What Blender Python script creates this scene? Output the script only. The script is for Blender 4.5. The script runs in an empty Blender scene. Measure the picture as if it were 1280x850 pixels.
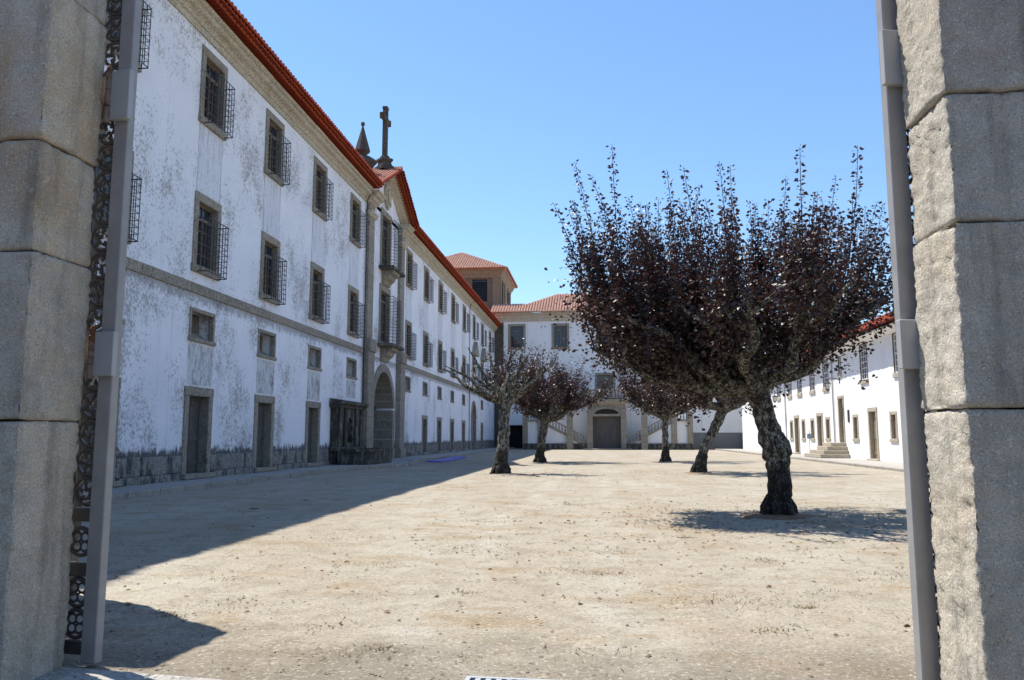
import bpy, bmesh, math, random
import numpy as np
from mathutils import Vector, Matrix, noise

random.seed(7)
RNG = np.random.default_rng(7)
S = bpy.context.scene
COL = S.collection

# ------------------------------------------------------------------ camera
F_PX = 985.0
PITCH = math.atan(121 / F_PX)
YAW = math.atan(105 * math.cos(PITCH) / F_PX)
cam_d = bpy.data.cameras.new('camera')
cam = bpy.data.objects.new('camera', cam_d)
COL.objects.link(cam)
cam.location = (0, 0, 1.5)
cam.rotation_euler = (math.pi / 2 + PITCH, 0, YAW)
cam_d.sensor_width = 36.0
cam_d.lens = 36.0 * F_PX / 1280
cam_d.clip_start = 0.05
cam_d.clip_end = 3000
S.camera = cam
S.render.resolution_x, S.render.resolution_y = 1024, 680

# ------------------------------------------------------------------ light
SH = (0.43, -0.25)                       # shadow offset for one metre of height
hlen = math.hypot(*SH)
ELEV = math.atan2(1, hlen)
sun_dir = Vector((-SH[0], -SH[1], 1)).normalized()      # towards the sun
w = bpy.data.worlds.new('World')
S.world = w
w.use_nodes = True
nt = w.node_tree
nt.nodes.clear()
sky = nt.nodes.new('ShaderNodeTexSky')
sky.sky_type = 'NISHITA'
sky.sun_disc = False
sky.sun_elevation = ELEV
sky.sun_rotation = math.atan2(sun_dir.x, sun_dir.y)
sky.altitude = 200
sky.air_density = 1.3
sky.dust_density = 0.0
sky.ozone_density = 8.0
bg = nt.nodes.new('ShaderNodeBackground')
bg.inputs[1].default_value = 0.14
out = nt.nodes.new('ShaderNodeOutputWorld')
nt.links.new(sky.outputs[0], bg.inputs[0])
nt.links.new(bg.outputs[0], out.inputs[0])
sun_d = bpy.data.lights.new('sun', 'SUN')
sun_d.energy = 4.9
sun_d.angle = math.radians(0.53)
sun_d.color = (1.0, 0.95, 0.87)
sun = bpy.data.objects.new('sun', sun_d)
COL.objects.link(sun)
sun.rotation_euler = sun_dir.to_track_quat('Z', 'Y').to_euler()
sun.location = (-30, 20, 60)
S.view_settings.view_transform = 'Standard'
S.view_settings.look = 'None'
S.view_settings.exposure = 0.52
S.view_settings.gamma = 1.0
S.view_settings.use_curve_mapping = False


# ------------------------------------------------------------------ materials
class NT:
    """small helper to write node materials"""
    def __init__(self, name):
        self.m = bpy.data.materials.new(name)
        self.m.use_nodes = True
        self.t = self.m.node_tree
        self.t.nodes.clear()
        self.out = self.n('ShaderNodeOutputMaterial')
        self.b = self.n('ShaderNodeBsdfPrincipled')
        self.l(self.b.outputs[0], self.out.inputs[0])
        self.tc = self.n('ShaderNodeTexCoord')
        self.obj = self.tc.outputs['Object']
        self._rand = None

    def n(self, t):
        return self.t.nodes.new(t)

    def l(self, a, b):
        self.t.links.new(a, b)

    def inp(self, sock, v):
        if v is None:
            return
        if hasattr(v, 'is_linked') or isinstance(v, bpy.types.NodeSocket):
            self.l(v, sock)
        else:
            if isinstance(v, tuple) and len(v) == 3 and len(sock.default_value) == 4:
                v = (*v, 1)
            sock.default_value = v

    def scale(self, s, src=None):
        mp = self.n('ShaderNodeMapping')
        self.l(src or self.obj, mp.inputs[0])
        mp.inputs['Scale'].default_value = s if isinstance(s, tuple) else (s, s, s)
        return mp.outputs[0]

    def rand(self):
        if self._rand is None:
            self._rand = self.n('ShaderNodeObjectInfo').outputs['Random']
        return self._rand

    def world(self):
        return self.n('ShaderNodeNewGeometry').outputs['Position']

    def objvar(self):
        """object coordinates shifted by the random number of each object"""
        a = self.n('ShaderNodeVectorMath')
        a.operation = 'MULTIPLY_ADD'
        c = self.n('ShaderNodeCombineXYZ')
        for i in range(3):
            self.l(self.rand(), c.inputs[i])
        self.l(c.outputs[0], a.inputs[0])
        a.inputs[1].default_value = (37, 53, 71)
        self.l(self.obj, a.inputs[2])
        return a.outputs[0]

    def noise(self, vec, scale=1.0, detail=4, rough=0.55, dist=0.0):
        x = self.n('ShaderNodeTexNoise')
        self.l(vec, x.inputs['Vector'])
        x.inputs['Scale'].default_value = scale
        x.inputs['Detail'].default_value = detail
        x.inputs['Roughness'].default_value = rough
        x.inputs['Distortion'].default_value = dist
        return x.outputs[0]

    def voro(self, vec, scale=1.0, feature='F1', out='Distance'):
        x = self.n('ShaderNodeTexVoronoi')
        x.feature = feature
        self.l(vec, x.inputs['Vector'])
        x.inputs['Scale'].default_value = scale
        return x.outputs[out]

    def ramp(self, fac, stops):
        r = self.n('ShaderNodeValToRGB')
        e = r.color_ramp.elements
        while len(e) < len(stops):
            e.new(0.5)
        for k, (p, c) in enumerate(stops):
            e[k].position = p
            e[k].color = (*c, 1) if isinstance(c, tuple) else (c, c, c, 1)
        self.l(fac, r.inputs[0])
        return r.outputs[0]

    def mix(self, fac, a, b, mode='MIX'):
        x = self.n('ShaderNodeMix')
        x.data_type = 'RGBA'
        x.blend_type = mode
        self.inp(x.inputs[0], fac)
        self.inp(x.inputs[6], a)
        self.inp(x.inputs[7], b)
        return x.outputs[2]

    def math(self, op, a, b=0.0, c=0.0):
        x = self.n('ShaderNodeMath')
        x.operation = op
        for i, v in enumerate((a, b, c)):
            self.inp(x.inputs[i], v)
        return x.outputs[0]

    def sep(self, v):
        x = self.n('ShaderNodeSeparateXYZ')
        self.l(v, x.inputs[0])
        return x.outputs

    def bump(self, h, strength=0.5, dist=0.02, prev=None):
        b = self.n('ShaderNodeBump')
        b.inputs['Strength'].default_value = strength
        b.inputs['Distance'].default_value = dist
        self.l(h, b.inputs['Height'])
        if prev is not None:
            self.l(prev, b.inputs['Normal'])
        return b.outputs[0]

    def done(self, col=None, rough=0.8, normal=None, spec=0.3, metal=0.0):
        self.inp(self.b.inputs['Base Color'], col)
        self.inp(self.b.inputs['Roughness'], rough)
        self.inp(self.b.inputs['Specular IOR Level'], spec)
        self.b.inputs['Metallic'].default_value = metal
        if normal is not None:
            self.l(normal, self.b.inputs['Normal'])
        return self.m


def mat_granite(name, base, dark, warm, moss=0.0, speck=90, bump=0.5, warm_amt=0.5, rough_scale=14, crystal=0.85, runs=0.0):
    t = NT(name)
    v = t.objvar()
    big = t.noise(v, 1.3, 5, 0.6)
    c = t.mix(t.ramp(big, [(0.42, 0.0), (0.68, warm_amt)]), base, warm)
    mid = t.noise(v, 6, 6, 0.65)
    c = t.mix(t.ramp(mid, [(0.35, 0.65), (0.6, 0.0)]), c, dark)
    sp = t.noise(v, speck, 3, 0.7)
    c = t.mix(t.ramp(sp, [(0.36, crystal), (0.5, 0.0)]), c, tuple(x * 0.42 for x in dark))
    sp2 = t.noise(v, speck * 0.8, 2, 0.6)
    c = t.mix(t.ramp(sp2, [(0.56, 0.0), (0.68, 0.6)]), c, tuple(min(1, x * 1.5) for x in base))
    if runs:
        rn = t.noise(t.scale((1, 1, 0.1), v), 5.5, 5, 0.65)
        c = t.mix(t.ramp(rn, [(0.52, 0.0), (0.68, runs)]), c, tuple(x * 0.42 for x in dark))
        sp4 = t.noise(v, 26, 4, 0.8)
        c = t.mix(t.ramp(sp4, [(0.64, 0.0), (0.7, 0.7)]), c, (0.13, 0.125, 0.11))
        sp5 = t.noise(v, 8, 4, 0.7)
        c = t.mix(t.ramp(sp5, [(0.62, 0.0), (0.7, 0.5)]), c, (0.7, 0.68, 0.6))
    if moss:
        mo = t.noise(t.scale((1, 1, 0.35), v), 3.2, 6, 0.7)
        c = t.mix(t.ramp(mo, [(0.62 - moss * 0.3, 0.0), (0.74 - moss * 0.3, 0.85)]), c, (0.035, 0.036, 0.03))
    c = t.mix(0.22, c, t.ramp(t.rand(), [(0.0, 0.35), (1.0, 0.9)]), 'MULTIPLY')
    h = t.noise(v, rough_scale, 8, 0.72)
    h2 = t.noise(v, speck * 0.6, 3, 0.6)
    nb = t.bump(h, bump, 0.03)
    nb = t.bump(h2, bump * 0.6, 0.006, nb)
    return t.done(c, 0.88, nb, 0.25)


def mat_plaster_old():
    t = NT('weathered_limewash')
    v = t.obj
    x, y, z = t.sep(v)
    base = t.mix(t.ramp(t.noise(v, 0.6, 4, 0.6), [(0.35, 0.0), (0.65, 1.0)]), (0.77, 0.79, 0.84), (0.84, 0.855, 0.89))
    # mildew specks, a little drawn out downwards, gathered in patches
    fine = t.noise(t.scale((1, 1, 0.6)), 15, 4, 0.7)
    mid = t.noise(t.scale((1, 1, 0.75)), 5.0, 5, 0.7)
    patch = t.noise(t.scale((1, 1, 0.7)), 0.42, 5, 0.62)
    near = t.ramp(t.math('MULTIPLY', x, 0.01), [(0.2, 0.045), (0.42, 0.0), (0.7, -0.045), (1.0, -0.05)])
    near = t.math('SUBTRACT', near, 0.03)
    amt = t.math('ADD', t.math('ADD', t.math('MULTIPLY', t.math('SUBTRACT', patch, 0.5), 1.0), t.math('MULTIPLY', t.math('SUBTRACT', mid, 0.5), 0.45)), near)
    sel = t.ramp(t.math('ADD', fine, amt), [(0.53, 0.0), (0.66, 1.0)])
    c = t.mix(t.math('MULTIPLY', sel, 0.7), base, (0.20, 0.195, 0.185))
    wash = t.ramp(t.math('ADD', t.math('ADD', patch, near), t.math('MULTIPLY', t.math('SUBTRACT', mid, 0.5), 0.3)), [(0.52, 0.0), (0.72, 0.22)])
    c = t.mix(wash, c, (0.46, 0.43, 0.36))
    # rain streaks
    st = t.noise(t.scale((1, 1, 0.045)), 2.4, 5, 0.7)
    st2 = t.noise(t.scale((1, 1, 0.3)), 0.5, 3)
    c = t.mix(t.math('MULTIPLY', t.ramp(st, [(0.56, 0.0), (0.7, 1.0)]), t.ramp(st2, [(0.45, 0.0), (0.65, 0.5)])), c, (0.27, 0.26, 0.24))
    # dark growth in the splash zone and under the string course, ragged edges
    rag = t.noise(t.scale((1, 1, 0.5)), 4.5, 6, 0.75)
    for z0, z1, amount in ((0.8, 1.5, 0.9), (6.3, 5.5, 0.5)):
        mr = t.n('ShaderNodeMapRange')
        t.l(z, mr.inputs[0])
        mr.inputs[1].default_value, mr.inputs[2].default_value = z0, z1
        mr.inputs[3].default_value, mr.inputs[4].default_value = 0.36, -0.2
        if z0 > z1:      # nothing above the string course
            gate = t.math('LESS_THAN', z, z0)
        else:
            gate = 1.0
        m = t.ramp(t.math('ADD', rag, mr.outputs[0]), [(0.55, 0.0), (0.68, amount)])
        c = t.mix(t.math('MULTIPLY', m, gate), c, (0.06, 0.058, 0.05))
    h = t.noise(v, 7, 7, 0.65)
    nb = t.bump(h, 0.35, 0.03)
    return t.done(c, 0.92, nb, 0.15)


def mat_plaster_clean(name, c0=(0.84, 0.84, 0.83), dirt=0.18):
    t = NT(name)
    v = t.obj
    c = t.mix(t.ramp(t.noise(v, 0.4, 5, 0.65), [(0.45, 0.0), (0.75, 1.0)]), c0, tuple(a * 0.9 for a in c0))
    st = t.noise(t.scale((1, 1, 0.06)), 1.8, 5, 0.7)
    c = t.mix(t.ramp(st, [(0.55, 0.0), (0.75, dirt)]), c, (0.35, 0.33, 0.3))
    nb = t.bump(t.noise(v, 9, 5, 0.6), 0.2, 0.02)
    return t.done(c, 0.9, nb, 0.15)


def mat_stained_panel():
    t = NT('streaked_plaster')
    v = t.objvar()
    st = t.noise(t.scale((1, 1, 0.28), v), 7, 7, 0.75)
    ed = t.noise(t.scale((1, 1, 0.7), v), 2.2, 6, 0.75)
    c = t.mix(t.ramp(st, [(0.46, 0.0), (0.62, 0.7)]), (0.66, 0.67, 0.68), (0.2, 0.195, 0.18))
    c = t.mix(t.ramp(ed, [(0.52, 0.0), (0.66, 0.85)]), c, (0.12, 0.12, 0.115))
    return t.done(c, 0.92, t.bump(st, 0.3, 0.02), 0.1)


def mat_tile(name, c1, c2, c3):
    t = NT(name)
    v = t.obj
    c = t.mix(t.ramp(t.noise(v, 3.0, 4, 0.6), [(0.35, 0.0), (0.65, 1.0)]), c1, c2)
    c = t.mix(t.ramp(t.noise(v, 0.7, 5, 0.7), [(0.5, 0.0), (0.7, 0.7)]), c, c3)
    c = t.mix(t.ramp(t.noise(v, 14, 4, 0.7), [(0.55, 0.0), (0.7, 0.6)]), c, (0.07, 0.06, 0.05))
    c = t.mix(t.ramp(t.noise(v, 5, 3, 0.7), [(0.56, 0.0), (0.68, 0.6)]), c, tuple(a * 0.5 + 0.03 for a in c1))
    return t.done(c, 0.85, t.bump(t.noise(v, 20, 4), 0.3, 0.01), 0.2)


def mat_wood(name, c1, c2):
    t = NT(name)
    v = t.objvar()
    g = t.noise(t.scale((14, 14, 0.9), v), 2, 6, 0.65)
    c = t.mix(t.ramp(g, [(0.35, 0.0), (0.65, 1.0)]), c1, c2)
    c = t.mix(t.ramp(t.noise(v, 1.1, 3), [(0.45, 0.0), (0.7, 0.5)]), c, tuple(a * 0.5 for a in c1))
    return t.done(c, 0.7, t.bump(g, 0.3, 0.005), 0.3)


def mat_paint(name, col, rough=0.5, var=0.15, rust=0.0, spec=0.4):
    t = NT(name)
    v = t.objvar()
    c = t.mix(t.ramp(t.noise(v, 5, 5, 0.6), [(0.35, 0.0), (0.7, var)]), col, tuple(a * 0.4 for a in col))
    if rust:
        c = t.mix(t.ramp(t.noise(v, 9, 6, 0.7), [(0.62 - rust * 0.3, 0.0), (0.7 - rust * 0.3, 0.9)]), c, (0.16, 0.055, 0.02))
    return t.done(c, rough, t.bump(t.noise(v, 40, 4), 0.12, 0.003), spec)


def mat_glass(name, col=(0.018, 0.026, 0.042)):
    t = NT(name)
    nb = t.bump(t.noise(t.objvar(), 2.2, 2), 0.12, 0.03)
    return t.done(col, 0.05, nb, 0.55)


def mat_ground():
    t = NT('sandy_ground')
    v = t.world()
    x, y, z = t.sep(v)
    c = t.mix(t.ramp(t.noise(v, 0.22, 6, 0.62), [(0.36, 0.0), (0.64, 1.0)]), (0.48, 0.425, 0.345), (0.43, 0.36, 0.27))
    # trodden pale stretches drawn out along the yard
    c = t.mix(t.ramp(t.noise(t.scale((0.5, 0.22, 1), v), 1.0, 5, 0.6), [(0.46, 0.0), (0.68, 0.75)]), c, (0.55, 0.505, 0.43))
    # worn wheel tracks bending through the yard
    bend = t.math('ADD', x, t.math('MULTIPLY', t.noise(t.scale((0, 0.12, 0), v), 1.0, 2), 5.0))
    for off in (1.1, 2.7):
        dd = t.math('ABSOLUTE', t.math('SUBTRACT', bend, off))
        tr_ = t.math('MULTIPLY', t.ramp(dd, [(0.08, 1.0), (0.34, 0.0)]), t.ramp(t.noise(v, 0.9, 5, 0.7), [(0.4, 0.0), (0.62, 0.55)]))
        c = t.mix(tr_, c, (0.58, 0.54, 0.47))
    # thin weedy film
    c = t.mix(t.ramp(t.noise(t.scale((0.6, 1, 1), v), 1.1, 7, 0.75), [(0.56, 0.0), (0.68, 0.4)]), c, (0.25, 0.235, 0.13))
    # leaf dust under the trees, ochre
    c = t.mix(t.ramp(t.noise(t.scale((0.35, 0.6, 1), v), 1.7, 6, 0.7), [(0.53, 0.0), (0.66, 0.7)]), c, (0.36, 0.25, 0.135))
    c = t.mix(t.ramp(t.noise(v, 2.3, 8, 0.75), [(0.48, 0.0), (0.64, 0.5)]), c, (0.26, 0.205, 0.145))
    # loose dark gravel inside the gate, ragged edge
    e = t.math('ADD', y, t.math('MULTIPLY', t.math('SUBTRACT', t.noise(t.scale((0.7, 1, 1), v), 1.3, 6, 0.65), 0.5), 3.4))
    mr = t.n('ShaderNodeMapRange')
    t.l(e, mr.inputs[0])
    mr.inputs[1].default_value, mr.inputs[2].default_value = 5.2, 6.3
    mr.inputs[3].default_value, mr.inputs[4].default_value = 0.75, 0.0
    c = t.mix(mr.outputs[0], c, (0.24, 0.2, 0.155))
    sp = t.noise(v, 38, 4, 0.75)
    c = t.mix(t.ramp(sp, [(0.34, 0.75), (0.47, 0.0)]), c, (0.13, 0.105, 0.075))
    c = t.mix(t.ramp(t.noise(v, 26, 3, 0.7), [(0.55, 0.0), (0.66, 0.6)]), c, (0.66, 0.6, 0.5))
    sp3 = t.noise(v, 9, 5, 0.8)
    c = t.mix(t.ramp(sp3, [(0.32, 0.7), (0.43, 0.0)]), c, (0.2, 0.155, 0.1))
    c = t.mix(1.0, c, (0.815, 0.82, 0.80), 'MULTIPLY')
    h = t.noise(v, 3, 8, 0.7)
    h2 = t.noise(v, 30, 5, 0.75)
    nb = t.bump(h, 0.55, 0.05)
    nb = t.bump(h2, 0.8, 0.012, nb)
    return t.done(c, 0.95, nb, 0.1)


def mat_bark():
    t = NT('lichen_bark')
    v = t.objvar()
    x, y, z = t.sep(t.obj)
    cr = t.voro(t.scale((1, 1, 0.45), v), 22, 'DISTANCE_TO_EDGE')
    g = t.noise(t.scale((1, 1, 0.4), v), 18, 7, 0.75, 0.8)
    c = t.mix(t.ramp(g, [(0.38, 0.0), (0.62, 1.0)]), (0.022, 0.018, 0.015), (0.12, 0.105, 0.085))
    li = t.noise(t.scale((1, 1, 0.55), v), 11, 6, 0.72)
    c = t.mix(t.ramp(li, [(0.47, 0.0), (0.56, 0.85)]), c, (0.47, 0.47, 0.41))
    ye = t.noise(v, 4.2, 4, 0.6)
    c = t.mix(t.ramp(ye, [(0.58, 0.0), (0.68, 0.5)]), c, (0.24, 0.19, 0.06))
    # darker bark of the rootstock below the graft
    rs = t.math('ADD', z, t.math('MULTIPLY', t.math('SUBTRACT', t.noise(v, 5, 4), 0.5), 0.5))
    c = t.mix(t.ramp(rs, [(0.85, 0.8), (1.0, 0.0)]), c, (0.028, 0.023, 0.019))
    c = t.mix(t.ramp(cr, [(0.0, 0.9), (0.14, 0.0)]), c, (0.014, 0.012, 0.01))
    nb = t.bump(t.ramp(cr, [(0.0, 0.0), (0.3, 1.0)]), 0.7, 0.03)
    nb = t.bump(g, 0.9, 0.03, nb)
    return t.done(c, 0.9, nb, 0.2)


def mat_leaf(name, dark, mid, tip, gl=0.33):
    t = NT(name)
    at = t.n('ShaderNodeAttribute')
    at.attribute_name = 'leafvar'
    f = at.outputs['Fac']
    c = t.ramp(f, [(0.0, dark), (0.45, mid), (0.8, tip), (1.0, (0.07, 0.075, 0.03))])
    t.done(c, gl, None, 0.6)
    tr = t.n('ShaderNodeBsdfTranslucent')
    t.inp(tr.inputs[0], t.mix(0.5, c, (0.12, 0.02, 0.02)))
    ms = t.n('ShaderNodeMixShader')
    ms.inputs[0].default_value = 0.24
    t.l(t.b.outputs[0], ms.inputs[1])
    t.l(tr.outputs[0], ms.inputs[2])
    t.l(ms.outputs[0], t.out.inputs[0])
    return t.m


M = {}
M['pier'] = mat_granite('pier_granite', (0.72, 0.65, 0.54), (0.47, 0.43, 0.36), (0.62, 0.47, 0.30), 0, 105, 1.0, 0.45, 16, 0.6, 0.5)
M['pierochre'] = mat_granite('ochre_stained_granite', (0.74, 0.66, 0.53), (0.52, 0.46, 0.37), (0.58, 0.37, 0.18), 0, 105, 1.0, 0.9, 16, 0.6, 0.5)
M['plinth'] = mat_granite('plinth_granite', (0.33, 0.32, 0.29), (0.15, 0.145, 0.13), (0.26, 0.23, 0.18), 0.42, 24, 0.45, 0.4, 8)
M['cobble'] = mat_granite('street_cobble', (0.22, 0.21, 0.19), (0.11, 0.105, 0.1), (0.2, 0.17, 0.13), 0, 24, 0.6, 0.4, 6)
M['trim'] = mat_granite('dressed_granite', (0.38, 0.345, 0.28), (0.19, 0.175, 0.15), (0.35, 0.29, 0.2), 0.1, 24, 0.35, 0.6, 9)
M['cornice'] = mat_granite('cornice_granite', (0.62, 0.56, 0.44), (0.36, 0.32, 0.25), (0.52, 0.43, 0.28), 0.0, 18, 0.3, 0.7, 7)
M['mossy'] = mat_granite('mossy_granite', (0.25, 0.23, 0.19), (0.10, 0.095, 0.08), (0.2, 0.17, 0.12), 0.75, 24, 0.5, 0.4, 8)
M['paleston'] = mat_granite('pale_granite', (0.55, 0.49, 0.38), (0.36, 0.32, 0.25), (0.5, 0.4, 0.26), 0, 24, 0.25, 0.5, 9)
M['kerb'] = mat_granite('kerb_granite', (0.42, 0.39, 0.34), (0.24, 0.22, 0.19), (0.36, 0.31, 0.24), 0.1, 40, 0.4, 0.5, 9)
M['slab'] = mat_granite('paving_granite', (0.47, 0.44, 0.39), (0.3, 0.28, 0.25), (0.42, 0.37, 0.3), 0, 40, 0.35, 0.4, 8)
M['towerst'] = mat_granite('brown_stone', (0.22, 0.165, 0.13), (0.13, 0.1, 0.085), (0.25, 0.17, 0.11), 0.1, 14, 0.3, 0.7, 6)
M['towertrim'] = mat_granite('ochre_stone', (0.32, 0.235, 0.165), (0.2, 0.155, 0.12), (0.34, 0.24, 0.15), 0, 14, 0.3, 0.7, 6)
M['darkstone'] = mat_granite('dark_weathered_stone', (0.115, 0.105, 0.09), (0.05, 0.046, 0.04), (0.14, 0.11, 0.08), 0.2, 24, 0.5, 0.4, 9)
M['lime'] = mat_plaster_old()
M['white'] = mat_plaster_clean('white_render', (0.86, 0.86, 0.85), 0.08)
M['backwhite'] = mat_plaster_clean('greyer_white_render', (0.8, 0.8, 0.79), 0.3)  # slightly greyer white with stronger dirt streaks
M['streak'] = mat_stained_panel()


def mat_apron():
    t = NT('rain_washed_plaster')
    v = t.objvar()
    x, y, z = t.sep(t.obj)
    st = t.noise(t.scale((1, 1, 0.08), v), 7, 6, 0.75)
    edge = t.ramp(t.math('ABSOLUTE', x), [(0.72, 0.0), (0.82, 0.16)])
    c = t.mix(t.ramp(t.math('ADD', st, edge), [(0.52, 0.0), (0.72, 0.7)]), (0.72, 0.74, 0.79), (0.27, 0.26, 0.24))
    f = t.noise(t.scale((1, 1, 0.6), v), 15, 4, 0.7)
    c = t.mix(t.ramp(f, [(0.54, 0.0), (0.66, 0.5)]), c, (0.25, 0.24, 0.22))
    return t.done(c, 0.92, t.bump(f, 0.3, 0.02), 0.1)


M['apron'] = mat_apron()
M['tile'] = mat_tile('terracotta_tile', (0.40, 0.075, 0.03), (0.33, 0.055, 0.024), (0.26, 0.055, 0.03))
M['tilepale'] = mat_tile('sunbleached_tile', (0.56, 0.36, 0.28), (0.45, 0.24, 0.17), (0.36, 0.26, 0.21))
M['door'] = mat_wood('weathered_door_wood', (0.08, 0.075, 0.07), (0.125, 0.118, 0.11))
M['brown'] = mat_wood('brown_joinery', (0.15, 0.11, 0.085), (0.21, 0.165, 0.13))
M['doorlight'] = mat_wood('tan_door_wood', (0.21, 0.15, 0.09), (0.3, 0.225, 0.14))
M['shutter'] = mat_wood('grey_brown_boarding', (0.15, 0.125, 0.095), (0.21, 0.18, 0.14))
M['sash'] = mat_paint('white_sash_paint', (0.78, 0.78, 0.76), 0.5, 0.1)
M['iron'] = mat_paint('black_iron', (0.03, 0.03, 0.033), 0.55, 0.3)
M['gate'] = mat_paint('grey_gate_paint', (0.37, 0.36, 0.35), 0.5, 0.3, 0.0, 0.45)
M['gatedark'] = mat_paint('dark_gate_iron', (0.085, 0.08, 0.078), 0.42, 0.3, 0.05, 0.5)
M['rust'] = mat_paint('rusty_hinge', (0.26, 0.2, 0.16), 0.75, 0.4, 0.45, 0.3)
M['glass'] = mat_glass('window_glass')
M['dark'] = mat_paint('dark_interior', (0.02, 0.02, 0.02), 0.9, 0.2)
M['ground'] = mat_ground()
M['bark'] = mat_bark()
M['twig'] = mat_paint('young_shoot_bark', (0.045, 0.026, 0.024), 0.7, 0.3)
M['leaf'] = mat_leaf('purple_plum_leaf', (0.018, 0.013, 0.0125), (0.044, 0.028, 0.023), (0.125, 0.055, 0.048), 0.43)
M['leafred'] = mat_leaf('reddish_plum_leaf', (0.022, 0.014, 0.013), (0.048, 0.026, 0.025), (0.13, 0.052, 0.052), 0.42)
M['blue'] = mat_paint('blue_shine', (0.015, 0.03, 0.5), 0.35, 0.3)
M['signblue'] = mat_paint('blue_sign_face', (0.25, 0.33, 0.46), 0.4, 0.1)
M['teal'] = mat_paint('teal_notice', (0.03, 0.4, 0.36), 0.4, 0.1)
M['cabinet'] = mat_paint('pale_grey_steel', (0.42, 0.43, 0.43), 0.45, 0.15)
M['dado'] = mat_plaster_clean('grey_dado', (0.2, 0.2, 0.2), 0.5)
M['hill'] = mat_paint('wooded_hill', (0.035, 0.06, 0.03), 0.9, 0.5)
M['grass'] = mat_leaf('dry_grass', (0.16, 0.15, 0.05), (0.24, 0.21, 0.08), (0.36, 0.28, 0.13), 0.7)
M['pebble'] = mat_granite('pebble', (0.34, 0.29, 0.22), (0.17, 0.14, 0.11), (0.38, 0.27, 0.17), 0, 30, 0.4, 0.5, 12)


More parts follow.
